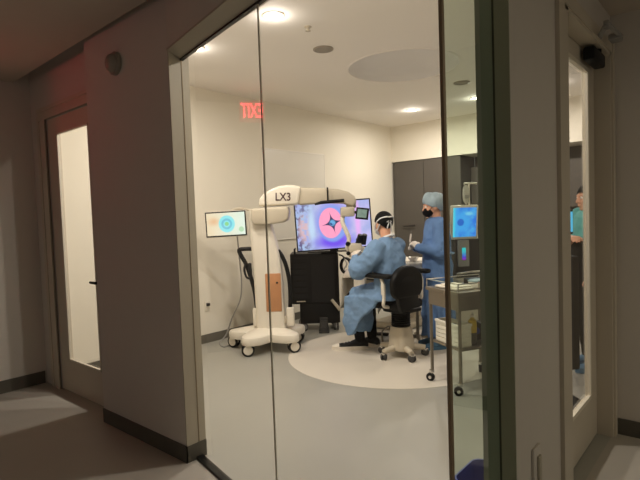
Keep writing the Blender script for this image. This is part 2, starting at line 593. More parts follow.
slab(MB(), A0, A2, -0.016, 0.028, 0.0, 0.016, Nn).build('floor_track', M['black_metal'], win, smooth=False)
slab(MB(), A0, A2, -0.004, 0.016, 2.368, 2.42, Nn).build('head_track', M['black_metal'], win, smooth=False)
hcap = MB()
h0 = Vector((1.662, 2.53, 0))
hcap.rings([[q + Nn * a + Vector((0, 0, z)) for a, z in ((-0.003, 2.409), (0.09, 2.374), (0.09, 2.42), (-0.003, 2.42))] for q in (h0, h0 - G * 1.95)])
hcap.build('head_trim', M['trim'], win, smooth=False)

# dark end of the right wall beside the glass
sbox('trim_3', 1.816, 1.822, 0.709, YI + 0.002, 0, 2.41, 'dark_green')
sbox('trim_4', 1.816, 1.822, YC - 0.002, 0.701, 0, 2.41, 'dark_green2')
sbox('trim_5', 1.817, 1.822, 0.701, 0.709, 0, 2.41, 'black_metal')

# ------------------------------------------------------------------ doors
def door_y():
    d = struct(bpy.data.objects.new('door_1', None)); COL.objects.link(d)
    xa, xb = 1.796, 1.828
    # leaf with a tall glass light
    y0, y1, z1 = LD0 + 0.004, LD1 - 0.004, 2.338
    gy0, gy1, gz0, gz1 = y0 + 0.165, y1 - 0.175, 0.28, 2.21
    b = MB()
    b.bb(xa, xb, y0, gy0, 0.008, z1); b.bb(xa, xb, gy1, y1, 0.008, z1)
    b.bb(xa, xb, gy0, gy1, 0.008, gz0); b.bb(xa, xb, gy0, gy1, gz1, z1)
    b.build('door_leaf', M['door'], d, smooth=False)
    MB().bb(xa + 0.017, xa + 0.023, gy0, gy1, gz0, gz1).build('glass_pane', M['glass'], d, smooth=False)
    b = MB()
    for (a0, a1, c0, c1) in ((gy0, gy0 + .014, gz0, gz1), (gy1 - .014, gy1, gz0, gz1), (gy0, gy1, gz0, gz0 + .014), (gy0, gy1, gz1 - .014, gz1)):
        b.bb(xa - 0.003, xa + 0.016, a0, a1, c0, c1)
    b.build('glazing_bead', M['bead'], d, smooth=False)
    b = MB()
    # frame lining and casing
    xf = 1.7895
    for (o0_, o1_, dx_) in ((0.0, 0.165, 0.010), (0.0, 0.055, 0.020), (0.120, 0.165, 0.018)):
        b.bb(xf - dx_, xf, LD1 + o0_, LD1 + o1_, 0, 2.345)
    b.bb(xf - 0.010, xf, LD0 - 0.105, LD0, 0, 2.345)
    for (o0_, o1_, dx_) in ((0.0, 0.105, 0.010), (0.0, 0.04, 0.020), (0.075, 0.105, 0.018)):
        b.bb(xf - dx_, xf, LD0 - 0.105, LD1 + 0.165, 2.345 + o0_, 2.345 + o1_)
    b.build('door_frame', M['door'], d, smooth=False)
    h = MB()
    h.tube([(xa, y0 + 0.07, 0.99), (xa - 0.055, y0 + 0.07, 0.99)], 0.010)
    h.tube([(xa - 0.05, y0 + 0.065, 0.99), (xa - 0.052, y0 + 0.11, 0.99), (xa - 0.050, y0 + 0.165, 0.99)], [0.012, 0.011, 0.010])
    h.lathe([(0.027, 0), (0.027, 0.008), (0.0, 0.010)], (xa, y0 + 0.07, 0.99), 20, Euler((0, -PI / 2, 0)).to_matrix())
    h.build('door_handle', M['black_metal'], d)
    return d
door_y()

def door_x():
    d = struct(bpy.data.objects.new('door_2', None)); COL.objects.link(d)
    ya, yb = 0.726, 0.758
    x0_, x1_, z1 = RD0 + 0.081, RD1 - 0.035, 2.335
    gx0, gx1, gz0, gz1 = x0_ + 0.155, x1_ - 0.155, 0.285, 2.235
    b = MB()
    b.bb(x0_, gx0, ya, yb, 0.008, z1); b.bb(gx1, x1_, ya, yb, 0.008, z1)
    b.bb(gx0, gx1, ya, yb, 0.008, gz0); b.bb(gx0, gx1, ya, yb, gz1, z1)
    b.build('door_leaf', M['door'], d, smooth=False)
    MB().bb(gx0, gx1, ya + 0.017, ya + 0.023, gz0, gz1).build('glass_pane', M['glass'], d, smooth=False)
    b = MB()
    for (a0, a1, c0, c1) in ((gx0 - .012, gx0 + .012, gz0 - .012, gz1 + .012), (gx1 - .012, gx1 + .012, gz0 - .012, gz1 + .012), (gx0, gx1, gz0 - .012, gz0 + .012), (gx0, gx1, gz1 - .012, gz1 + .012)):
        b.bb(a0, a1, ya - 0.003, ya + 0.015, c0, c1)
    b.build('glazing_bead', M['bead'], d, smooth=False)
    b = MB()
    b.bb(RD0 - .002, x0_ - .003, YC - 0.012, YI, 0, 2.37); b.bb(x1_ + .003, RD1 + .002, YC - 0.012, YI, 0, 2.37)
    b.bb(RD0, RD1, YC - 0.012, YI, z1 + .003, 2.372)
    b.bb(RD0 - 0.085, RD0 + 0.006, YC - 0.018, YC, 0, 2.42); b.bb(RD1 - 0.012, RD1 + 0.048, YC - 0.024, YC, 0, 2.42)
    b.bb(RD0 + .006, RD1 - .012, YC - 0.018, YC, 2.355, 2.42)
    b.build('door_frame', M['door'], d, smooth=False)
    # overhead closer: body on the leaf, jointed arm up to the frame head
    c = MB()
    c.box((3.27, ya - 0.045, 2.288), (0.27, 0.062, 0.075), bev=0.012)
    c.lathe([(0.026, 0), (0.026, 0.05), (0.0, 0.055)], (3.30, ya - 0.05, 2.32), 18)
    cl_ = c.build('door_closer', M['black2'], d)
    a = MB()
    a.box((3.15, ya - 0.10, 2.368), (0.31, 0.026, 0.014), Euler((0, 0, 0.34)).to_matrix(), bev=0.003)
    a.box((3.15, ya - 0.165, 2.385), (0.30, 0.024, 0.012), Euler((0, 0, -0.05)).to_matrix(), bev=0.003)
    a.tube([(3.02, ya - 0.155, 2.355), (3.02, ya - 0.155, 2.40)], 0.014)
    a.box((3.31, ya - 0.145, 2.385), (0.09, 0.06, 0.035), bev=0.008)
    a.build('closer_arm', M['grey'], cl_)
    h = MB()
    h.tube([(x1_ - 0.07, ya, 0.99), (x1_ - 0.07, ya - 0.055, 0.99)], 0.010)
    return d
door_x()

# ------------------------------------------------------------------ fittings on ceiling and walls
def downlight(x, y, label):
    t = thing('downlight', label, 'ceiling light', (x, y, HZ), 0, 'recessed downlights in the room ceiling')
    MB().lathe([(0.085, 0.0), (0.085, -0.006), (0.066, -0.008), (0.066, 0.0)], n=32).build('trim_ring', M['white'], t)
    MB().lathe([(0.064, -0.001), (0.064, -0.005), (0.001, -0.006)], n=32).build('lens', M['lens'], t)
    return t
DL = ['bright recessed downlight nearest the glass, by the top edge of the glass joint',
      'recessed downlight above the angled glass frame, nearest the far left corner',
      'recessed downlight just inside the room behind the glass corner',
      'recessed downlight near the dark cupboards, left of the corner post',
      'recessed downlight near the dark cupboards, right of the corner post',
      'recessed downlight over the cupboards, farthest along the right wall']
for (x, y), l in zip(LAMPS, DL):
    downlight(x, y, l)

def speaker(x, y, label):
    t = thing('ceiling_speaker', label, 'speaker', (x, y, HZ), 0, 'round grey ceiling grilles')
    MB().lathe([(0.095, 0.0), (0.095, -0.008), (0.082, -0.012), (0.082, 0)], n=32).build('rim', M['sensor'], t)
    MB().lathe([(0.081, -0.002), (0.081, -0.009), (0.001, -0.011)], n=32).build('grille', M['grille'], t)
speaker(3.61, 2.98, 'round grey ceiling grille left of the round ceiling recess')
speaker(5.73, 2.61, 'round grey ceiling grille right of the round ceiling recess')
sp = MB()
sp.lathe([(0.03, 0.0), (0.03, -0.004), (0.012, -0.008), (0.010, -0.03), (0.022, -0.032), (0.022, -0.035), (0.001, -0.036)], (0, 0, 0), 20)
o = tag(sp.build('sprinkler', M['white2'], None), 'tiny pale sprinkler head on the ceiling beside the glass joint', 'sprinkler')
o.location = (3.11, 2.72, HZ)

t = thing('dome_fixture', 'round dome fixture high on the dark corridor wall beside the left door', 'wall fixture', (XC, 3.12, 2.466))
Rw = Euler((0, -PI / 2, 0)).to_matrix()
MB().lathe([(0.074, 0.0), (0.074, 0.018), (0.066, 0.024), (0.0, 0.024)], (0, 0, 0), 32, Rw).build('base_plate', M['sensor'], t)
MB().lathe([(0.060, 0.024), (0.058, 0.036), (0.050, 0.050), (0.032, 0.060), (0.001, 0.064)], (0, 0, 0), 32, Rw).build('dome', M['sensor'], t)

t = thing('wall_plate', 'slim rounded plate low on the corridor wall beside the right door', 'wall plate', (2.03, YC, 0.33))
MB().box((0, -0.006, 0), (0.085, 0.012, 0.31), bev=0.005).build('plate', M['cor_wall'], t)
MB().box((0.004, -0.017, 0.01), (0.034, 0.012, 0.22), bev=0.006).build('push_bar', M['trim'], t)

# exit sign in the corridor (seen as a reflection in the glass)
t = thing('exit_sign', 'red EXIT sign hung from the corridor ceiling, mirrored in the glass', 'sign', (0.775, 4.375, 2.505), math.radians(10))
MB().box((0, 0.012, 0), (0.25, 0.022, 0.215), bev=0.003).build('sign_panel', M['exit_body'], t, smooth=False)
me = text_mesh('EXIT', 0.205, 0.003)
lo = link('lettering', me, M['exit_red'], t)
lo.rotation_euler = (PI / 2, 0, 0)
lo.location = (0, -0.003, 0)
lo.scale = (0.52, 1.0, 1.0)
MB().tube([(0, 0.012, 0.10), (0, 0.012, 0.20)], 0.012).build('stem', M['trim'], t)

# whiteboard on the back wall
t = thing('whiteboard', 'pale board on the back wall above the microscope arm', 'board', (5.155, 4.84, 1.75))
MB().bb(-0.62, 0.62, -0.014, -0.001, -0.60, 0.60).build('panel', M['white_board'], t, smooth=False)
b = MB()
for (a0, a1, c0, c1) in ((-.63, -.62, -.61, .61), (.62, .63, -.61, .61), (-.63, .63, -.61, -.60), (-.63, .63, .60, .61)):
    b.bb(a0, a1, -0.018, -0.001, c0, c1)
b.build('frame', M['or_ceil'], t, smooth=False)

# wall outlet
t = thing('wall_outlet', 'small white wall outlet with dark plug low on the left back wall', 'outlet', (3.556, 4.84, 0.43))
MB().box((0, -0.004, 0), (0.075, 0.008, 0.12), bev=0.003).build('plate', M['white'], t)
MB().box((0, -0.025, 0.02), (0.034, 0.035, 0.034), bev=0.006).build('plug', M['black'], t)

# ------------------------------------------------------------------ cupboards
def cupboard(y0, y1, label, pull):
    t = thing('tall_cupboard', label, 'cupboard', (7.66, (y0 + y1) / 2, 0), 0, 'tall taupe cupboards along the back right wall')
    wdt = y1 - y0
    MB().bb(0.02, 0.54, -wdt / 2 + .001, wdt / 2 - .001, 0.0, 2.348).build('carcass', M['cab_dark'], t, smooth=False)
    dr = MB().bb(0.0, 0.02, -wdt / 2 + 0.004, wdt / 2 - 0.004, 0.09, 2.335).build('door', M['cab'], t, smooth=False)
    if pull:
        h = MB()
        h.tube([(-0.028, -0.11, 1.22), (-0.028, 0.11, 1.22)], 0.012)
        h.tube([(-0.028, -0.09, 1.22), (0.0, -0.09, 1.22)], 0.007)
        h.tube([(-0.028, 0.09, 1.22), (0.0, 0.09, 1.22)], 0.007)
        h.build('handle', M['handle'], dr)
    return t
cupboard(4.21, 4.80, 'dark taupe cupboard with pull bar, at the corner with the cream wall', True)
cupboard(3.54, 4.21, 'dark taupe cupboard behind the standing person in blue', True)
t = thing('base_cabinet', 'low taupe cabinet in the recess behind the blue screen', 'cabinet', (7.95, 2.16, 0))
MB().bb(-0.12, 0.26, -1.36, 1.36, 0.0, 0.86).build('carcass', M['cab'], t, smooth=False)
for k in range(4):
    y = -1.36 + 0.68 * (k + 0.5)
    MB().bb(-0.14, -0.121, y - 0.334, y + 0.334, 0.08, 0.85).build('door', M['cab'], t, smooth=False)
MB().bb(-0.16, 0.265, -1.37, 1.37, 0.86, 0.90).build('worktop', M['cab_dark'], t, smooth=False)
t = thing('wall_cabinet', 'taupe upper cabinet in the recess right of the tall cupboards', 'cabinet', (8.0, 2.16, 1.45))
MB().bb(0.02, 0.215, -1.36, 1.36, 0.0, 0.72).build('carcass', M['cab'], t, smooth=False)
for k in range(4):
    y = -1.36 + 0.68 * (k + 0.5)
    MB().bb(0.0, 0.019, y - 0.334, y + 0.334, 0.005, 0.715).build('door', M['cab'], t, smooth=False)

# ------------------------------------------------------------------ generic bits
def bez(pts, n=8):
    """smooth polyline through the points (Catmull-Rom)"""
    P = [Vector(p) for p in pts]
    P = [P[0] * 2 - P[1]] + P + [P[-1] * 2 - P[-2]]
    out = []
    for i in range(1, len(P) - 2):
        for k in range(n):
            t = k / n
            a, b, c, d = P[i - 1], P[i], P[i + 1], P[i + 2]
            out.append(0.5 * ((2 * b) + (c - a) * t + (2 * a - 5 * b + 4 * c - d) * t * t + (3 * b - a - 3 * c + d) * t ** 3))
    out.append(P[-2])
    return out

def caster(parent, x, y, top, r, yaw, twin=0.03, wheel='rubber', hub='white', name='caster'):
    """twin-wheel caster: fork as the part, wheels and hubs as sub-parts"""
    R = Euler((0, 0, yaw)).to_matrix()
    c = MB()
    P = lambda a: R @ Vector(a) + Vector((x, y, 0))
    c.tube([P((0, 0, top)), P((0, 0, r * 1.3))], r * 0.28)
    c.box(P((0, 0, r * 1.25)), (r * 1.3, twin * 0.7, r * 0.9), R, bev=r * 0.15)
    f = c.build(name, M[hub], parent)
    off = Vector((r * 0.25, 0, r))
    for s in (-1, 1):
        a, b = P(off + Vector((0, s * twin * 0.35, 0))), P(off + Vector((0, s * twin, 0)))
        MB().tube([a, a * 0.8 + b * 0.2, a * 0.2 + b * 0.8, b], [r * 0.9, r, r, r * 0.88], 24).build('wheel', M[wheel], f)
        MB().tube([b, P(off + Vector((0, s * (twin + 0.004), 0)))], [r * 0.72, r * 0.64], 20).build('hub', M[hub], f)
    return f

# ------------------------------------------------------------------ surgical microscope on its stand
mic = thing('surgical_microscope', 'white LX3 microscope on a wheeled star base with orange panel and side screen', 'microscope', (3.80, 4.07, 0), VIEW_RZ)
b = MB()
N = 120
th0 = math.radians(-20.5) - VIEW_RZ
out = []
for k in range(N):
    th = 2 * PI * k / N
    c5 = 0.5 + 0.5 * math.cos(5 * (th - th0))
    r = 0.265 + 0.185 * c5 ** 0.75
    out.append((r * math.cos(th), r * math.sin(th)))
def sc(o, k): return [(x * k, y * k) for x, y in o]
b.rings([[Vector((x, y, z)) for x, y in sc(out, k)] for k, z in ((0.90, 0.108), (0.99, 0.118), (1.0, 0.135), (1.0, 0.175), (0.97, 0.195), (0.80, 0.212), (0.5, 0.235), (0.36, 0.245))])
b.build('base', M['white'], mic, ang=40)
for k in range(5):
    a = th0 + 2 * PI * k / 5
    caster(mic, 0.385 * math.cos(a), 0.385 * math.sin(a), 0.14, 0.068, (2.9, 0.6, 2.6, 3.3, 0.35)[k], 0.034, 'black', 'white')
def rrect(cx, cy, wx, wy, r, n=6):
    o = []
    for (sx, sy, a0) in ((1, 1, 0), (-1, 1, PI / 2), (-1, -1, PI), (1, -1, 1.5 * PI)):
        for k in range(n + 1):
            a = a0 + PI / 2 * k / n
            o.append((cx + sx * (wx - r) + r * math.cos(a), cy + sy * (wy - r) + r * math.sin(a)))
    return o
b = MB()
secs = [(0.22, 0.04, 0.165, 0.155), (0.26, 0.04, 0.155, 0.15), (0.45, 0.036, 0.154, 0.15), (0.8, 0.028, 0.154, 0.15), (1.03, 0.014, 0.151, 0.15), (1.2, -0.0105, 0.1355, 0.145), (1.36, -0.0335, 0.1185, 0.14), (1.53, -0.036, 0.116, 0.135)]
b.rings([[Vector((x, y, z)) for x, y in rrect(cx, 0.02, wx, wy, 0.05)] for z, cx, wx, wy in secs])
b.build('column', M['white'], mic, ang=50)
MB().box((0.087, -0.125, 0.628), (0.172, 0.022, 0.42), bev=0.018).build('front_panel', M['copper'], mic)
o = MB().sph((0.13, -0.138, 0.735), (0.012, 0.006, 0.012)).build('lock_button', M['black'], mic)
b = MB()
b.prism([(-0.113, 1.545), (0.282, 1.555), (0.292, 1.50), (0.282, 1.42), (0.225, 1.385), (0.05, 1.365), (-0.09, 1.37), (-0.118, 1.42)], -0.20, 0.16, 'y')
b.build('shoulder', M['white2'], mic, bevel=0.022, ang=60)
b = MB()
b.prism([(-0.036, 1.565), (-0.028, 1.639), (0.014, 1.695), (0.096, 1.745), (0.184, 1.776), (0.271, 1.788), (0.348, 1.782), (0.43, 1.765), (0.395, 1.57)], -0.15, 0.14, 'y')
hdm = b.build('arm_head', M['white'], mic, bevel=0.028, ang=60)
me = text_mesh('LX3', 0.118, 0.0015)
lo = link('lettering', me, M['letter'], hdm)
lo.rotation_euler = (PI / 2, math.radians(2), 0)
lo.location = (0.232, -0.152, 1.655)
lo.scale = (0.86, 1, 1)
b = MB()
b.prism([(0.40, 1.757), (0.612, 1.745), (0.831, 1.722), (0.941, 1.69), (1.007, 1.64), (1.023, 1.575), (0.985, 1.527), (0.93, 1.545), (0.886, 1.566), (0.721, 1.576), (0.39, 1.567)], -0.12, 0.11, 'y')
b.build('arm', M['white2'], mic, bevel=0.024, ang=60)
b = MB()
b.tube([(0.568, -0.155, 1.565), (0.64, -0.155, 1.584), (0.886, -0.155, 1.597)], [0.010, 0.019, 0.019])
b.tube([(0.711, -0.155, 1.597), (0.711, -0.155, 1.742)], 0.009)
b.tube([(0.75, -0.155, 1.592), (0.75, -0.10, 1.60)], 0.012)
b.build('crossbar', M['black'], mic)
# side handles
for nm, pts, bx in (('handle', [(-0.130, -0.03, 1.105), (-0.20, -0.05, 1.108), (-0.275, -0.05, 1.10), (-0.265, -0.05, 1.05), (-0.21, -0.05, 0.94), (-0.165, -0.05, 0.80), (-0.132, -0.05, 0.66), (-0.118, -0.05, 0.55), (-0.113, -0.04, 0.43)], (-0.113, 0.352)),
                    ('handle', [(0.145, -0.03, 1.08), (0.186, -0.03, 1.017), (0.228, -0.03, 0.906), (0.256, -0.03, 0.751), (0.262, -0.03, 0.586), (0.255, -0.03, 0.42)], (0.257, 0.345))):
    b = MB()
    pp = bez(pts, 6)
    b.tube(pp, 0.023, 12)
    h = b.build(nm, M['black'], mic)
    b = MB()
    b.box((bx[0], -0.03, bx[1]), (0.086, 0.11, 0.205), bev=0.02)
    b.box((bx[0] + (0.035 if bx[0] < 0 else -0.035), -0.01, bx[1] - 0.04), (0.08, 0.07, 0.09), bev=0.015)
    b.build('bracket', M['white'], h)
b = MB()
b.tube(bez([(-0.205, -0.08, 0.96), (-0.225, -0.09, 0.89), (-0.205, -0.09, 0.805), (-0.17, -0.08, 0.79), (-0.155, -0.07, 0.86), (-0.17, -0.07, 0.95)], 5), 0.012)
b.box((-0.165, -0.075, 0.90), (0.035, 0.04, 0.11), bev=0.01)
b.build('hand_controller', M['black2'], mic)
# side screen
b = MB()
b.tube(bez([(-0.08, 0.05, 1.50), (-0.20, 0.05, 1.545), (-0.33, -0.02, 1.54), (-0.42, -0.05, 1.43)], 6), 0.014)
b.box((-0.42, -0.062, 1.40), (0.10, 0.02, 0.10), bev=0.004)
b.build('screen_arm', M['white2'], mic)
scr = MB().box((-0.402, -0.085, 1.390), (0.442, 0.028, 0.272), Euler((0, math.radians(-1.5), 0)).to_matrix(), bev=0.006).build('side_screen', M['black'], mic)
sn = SN('side_screen_picture', 1.15)
n1 = sn.noise(9)
col = sn.mix(sn.below(sn.x, 0.0, 0.22), (222, 238, 222), (238, 216, 178))
col = sn.mix(sn.below(sn.dist(-0.13, 0.03, 1, 0.7), 0.05, 0.05), col, (230, 182, 130))
col = sn.mix(sn.below(sn.dist(0.01, 0.0, 0.95, 1), 0.092, 0.006), col, (116, 226, 236))
col = sn.mix(sn.op('MULTIPLY', sn.below(sn.dist(0.01, 0.0), 0.058, 0.006), sn.op('SUBTRACT', 1, sn.below(sn.dist(0.01, 0.0), 0.036, 0.006))), col, (62, 186, 214))
col = sn.mix(sn.below(sn.dist(0.01, 0.0), 0.022, 0.004), col, (110, 206, 120))
col = sn.mix(sn.below(sn.dist(0.165, -0.065), 0.028, 0.004), col, (170, 214, 170))
col = sn.mix(sn.op('MULTIPLY', n1, 0.25), col, (250, 250, 240))
p = MB().bb(-0.207, 0.207, -0.002, 0.002, -0.122, 0.122).build('picture', sn.done(col), scr, smooth=False)
p.location = (-0.402, -0.099, 1.390)
p.rotation_euler = (0, math.radians(-1.5), 0)
MB().box((-0.402, -0.079, 1.390), (0.452, 0.02, 0.284), Euler((0, math.radians(-1.5), 0)).to_matrix(), bev=0.006).build('screen_back', M['white'], scr)
# hanging optics
Y0 = -0.13
b = MB()
b.tube([(0.965, -0.02, 1.60), (0.965, -0.06, 1.53)], 0.055)
b.box((0.92, -0.08, 1.475), (0.15, 0.16, 0.105), bev=0.018)
b.build('optics_yoke', M['white2'], mic)
ms = MB().box((1.073, -0.175, 1.450), (0.140, 0.022, 0.125), Euler((0.12, math.radians(7), math.radians(12))).to_matrix(), bev=0.005).build('tilt_screen', M['black'], mic)
p = MB().box((1.069, -0.189, 1.452), (0.105, 0.003, 0.088), Euler((0.12, math.radians(7), math.radians(12))).to_matrix()).build('picture', M['mini_screen'], ms, smooth=False)
MB().tube([(0.98, -0.09, 1.47), (1.06, -0.165, 1.46)], 0.016).build('screen_bracket', M['black2'], ms)
b = MB()
b.tube(bez([(0.868, -0.10, 1.45), (0.862, -0.12, 1.36), (0.897, -0.13, 1.269), (0.925, -0.13, 1.182), (0.905, -0.13, 1.09), (0.93, -0.13, 1.05)], 8), [0.024] * 41, 14)
b.build('carrier_arm', M['white'], mic)
b = MB()
b.box((0.985, -0.12, 1.085), (0.15, 0.17, 0.10), bev=0.024)
b.box((1.045, -0.12, 1.055), (0.12, 0.13, 0.085), Euler((0, 0.2, 0)).to_matrix(), bev=0.02)
b.tube([(0.96, -0.12, 1.05), (0.96, -0.12, 0.985)], [0.048, 0.042])
b.build('optics_body', M['white2'], mic)
b = MB()
b.tube([(1.02, -0.15, 1.125), (1.045, -0.19, 1.225)], [0.032, 0.026])
b.tube([(1.075, -0.13, 1.125), (1.095, -0.17, 1.225)], [0.032, 0.026])
b.box((1.05, -0.14, 1.16), (0.10, 0.05, 0.05), bev=0.01)
b.build('eyepiece', M['black2'], mic)
for za, ra_ in ((1.13, 0.026), (1.03, 0.022)):
    MB().tube([(0.91, -0.16, za), (0.91, -0.20, za)], ra_).build('focus_knob', M['black'], mic)

# its cable down to the wall
cb = MB()
def loc_mic(a):
    return Matrix.Translation((3.80, 4.07, 0)) @ Matrix.Rotation(VIEW_RZ, 4, 'Z') @ Vector(a)
cpts = [loc_mic((-0.30, -0.02, 1.30)), loc_mic((-0.29, 0.02, 1.0)), loc_mic((-0.285, 0.06, 0.72)), loc_mic((-0.32, 0.12, 0.52)), loc_mic((-0.44, 0.26, 0.30)), loc_mic((-0.53, 0.32, 0.09)), loc_mic((-0.60, 0.25, 0.008)), loc_mic((-0.52, 0.05, 0.008)), loc_mic((-0.47, 0.10, 0.008)), loc_mic((-0.43, 0.2, 0.008))]
cb.tube(bez(cpts, 8), 0.008, 8)
tag(cb.build('power_cable', M['grey'], None), 'thin grey cable hanging beside the microscope and looping on the floor', 'cable')

# ------------------------------------------------------------------ television and its cart
c0 = spot((316 - 320) / 500.96 * 6.42, 6.42)
tc = thing('monitor_cart', 'black equipment tower cart under the large television', 'cart', (c0.x, c0.y, 0), VIEW_RZ)
b = MB(); b.box((-0.03, 0, 0.665), (0.60, 0.42, 0.63), bev=0.012); b.build('body', M['black'], tc)
b = MB(); b.box((0.02, 0.01, 0.225), (0.50, 0.40, 0.26), bev=0.012); b.build('lower_body', M['black'], tc)
b = MB()
for k in range(7):
    b.box((-0.21, -0.212, 0.90 - k * 0.075), (0.18, 0.006, 0.05))
b.build('vent_panel', M['black2'], tc, smooth=False)
MB().box((0.07, -0.213, 0.66), (0.30, 0.008, 0.58), bev=0.003).build('front_door', M['black2'], tc, smooth=False)
MB().box((-0.21, -0.214, 0.385), (0.11, 0.006, 0.012)).build('badge_strip', M['white2'], tc, smooth=False)
b = MB(); b.tube([(0.17, -0.24, 0.40), (0.27, -0.25, 0.27)], [0.018, 0.022]); b.build('brake_lever', M['white2'], tc)
b = MB(); b.tube([(-0.27, 0.0, 1.035), (-0.27, -0.2, 1.035)], 0.012); b.tube([(-0.27, -0.19, 0.97), (-0.27, -0.19, 1.035)], 0.012); b.build('push_handle', M['black'], tc)
MB().box((0.04, 0.02, 0.985), (0.30, 0.30, 0.012), bev=0.004).build('top_plate', M['black2'], tc)
for i, (x, y) in enumerate(((-0.2, -0.16), (0.22, -0.16), (-0.2, 0.16), (0.22, 0.16))):
    caster(tc, x, y, 0.11, 0.05, 0.6 + i, 0.028, 'rubber', 'grey')
b = MB(); b.tube([(0.063, -0.27, 0.02), (0.063, -0.27, 0.155)], [0.062, 0.05]); b.box((0.063, -0.23, 0.16), (0.10, 0.10, 0.03)); b.box((0.063, -0.27, 0.012), (0.13, 0.13, 0.02), bev=0.008)
b.build('foot_pump', M['rubber'], tc)

cc0 = spot((344.5 - 320) / 500.96 * 6.36, 6.36)
coil = thing('cable_coil', 'black coiled cable with a white lead hanging beside the black cart', 'cable', (cc0.x, cc0.y, 0.80), VIEW_RZ)
b = MB()
pp = []
for k in range(61):
    a = 2 * PI * k / 20
    pp.append((0.062 * math.cos(a) + 0.008 * (k // 20), -0.02 + 0.012 * k / 20, 0.095 * math.sin(a)))
b.tube(pp, 0.013, 8)
b.build('coil', M['black'], coil)
b = MB(); b.tube(bez([(-0.01, -0.03, 0.09), (0.02, -0.035, 0.02), (-0.015, -0.035, -0.04), (0.03, -0.03, -0.085)], 6), 0.008, 8); b.build('white_lead', M['strap'], coil)
b = MB(); b.tube([(0.0, 0.0, 0.09), (-0.04, 0.01, 0.13), (-0.08, 0.02, 0.14)], 0.010, 8); b.build('hook', M['black2'], coil)

t0 = spot((334 - 320) / 500.96 * 6.2, 6.2)
tv = thing('television', 'large flat television showing a pink eye close-up, on the black cart', 'television', (t0.x, t0.y, 0.992), VIEW_RZ)
TR = Euler((0, math.radians(-2.4), 0)).to_matrix()
ct = Vector((0.0, 0.0, 0.33))
body = MB().box(ct, (0.945, 0.045, 0.60), TR, bev=0.006).build('screen', M['black'], tv)
sn = SN('surgical_eye_picture', 1.25)
nb = sn.noise(5, 4)
n2 = sn.noise(16, 3)
col = sn.mix(sn.below(sn.x, -0.20, 0.18), (186, 178, 226), (162, 184, 218))
col = sn.mix(sn.below(nb, 0.50, 0.10), col, (160, 168, 218))
col = sn.mix(sn.op('MULTIPLY', sn.below(sn.x, -0.30, 0.12), sn.below(n2, 0.47, 0.06)), col, (96, 88, 128))
col = sn.mix(sn.op('MULTIPLY', sn.below(sn.dist(-0.36, -0.02, 1, 2.2), 0.07, 0.04), sn.below(n2, 0.54, 0.06)), col, (206, 176, 184))
col = sn.mix(sn.below(sn.dist(-0.27, 0.0, 0.5, 2.6), 0.08, 0.06), col, (186, 208, 234))
col = sn.mix(sn.below(sn.dist(0.0, 0.02, 0.95, 1.2), 0.225, 0.05), col, (146, 150, 224))
col = sn.mix(sn.below(sn.dist(0.0, -0.20, 1.8, 0.7), 0.12, 0.08), col, (112, 78, 226))
col = sn.mix(sn.below(sn.dist(0.30, 0.05, 0.30, 2.4), 0.10, 0.07), col, (222, 168, 232))
col = sn.mix(sn.below(sn.dist(-0.015, 0.02, 0.92, 1.15), 0.192, 0.02), col, (128, 156, 226))
col = sn.mix(sn.below(sn.dist(-0.035, 0.03, 0.84, 1.10), 0.170, 0.008), col, (244, 146, 184))
col = sn.mix(sn.op('MULTIPLY', sn.below(sn.dist(-0.035, 0.03, 0.84, 1.10), 0.165, 0.01), sn.op('MULTIPLY', n2, 0.5)), col, (250, 176, 202))
ca, sa = math.cos(0.2), math.sin(0.2)
dx = sn.op('SUBTRACT', sn.x, -0.012); dz = sn.op('SUBTRACT', sn.z, 0.03)
ra = sn.op('ABSOLUTE', sn.op('ADD', sn.op('MULTIPLY', dx, ca), sn.op('MULTIPLY', dz, sa)))
rb = sn.op('ABSOLUTE', sn.op('SUBTRACT', sn.op('MULTIPLY', dz, ca), sn.op('MULTIPLY', dx, sa)))
star = sn.op('ADD', sn.op('POWER', ra, 0.42), sn.op('POWER', rb, 0.42))
col = sn.mix(sn.below(star, 0.475, 0.02), col, (52, 56, 92))
col = sn.mix(sn.below(sn.dist(-0.012, 0.03), 0.036, 0.012), col, (104, 168, 216))
col = sn.mix(sn.op('MULTIPLY', sn.below(sn.dist(-0.012, 0.03), 0.034, 0.01), sn.below(n2, 0.45, 0.04)), col, (40, 70, 130))
pic = MB().bb(-0.456, 0.456, -0.002, 0.002, -0.284, 0.284).build('picture', sn.done(col), body, smooth=False)
pic.location = ct + Vector((0, -0.0235, 0))
pic.rotation_euler = (0, math.radians(-2.4), 0)
b = MB()
b.box((0, 0.05, 0.16), (0.10, 0.04, 0.32), bev=0.005)
b.box((0, 0.06, 0.006), (0.34, 0.22, 0.012), bev=0.004)
b.build('stand', M['black'], tv)

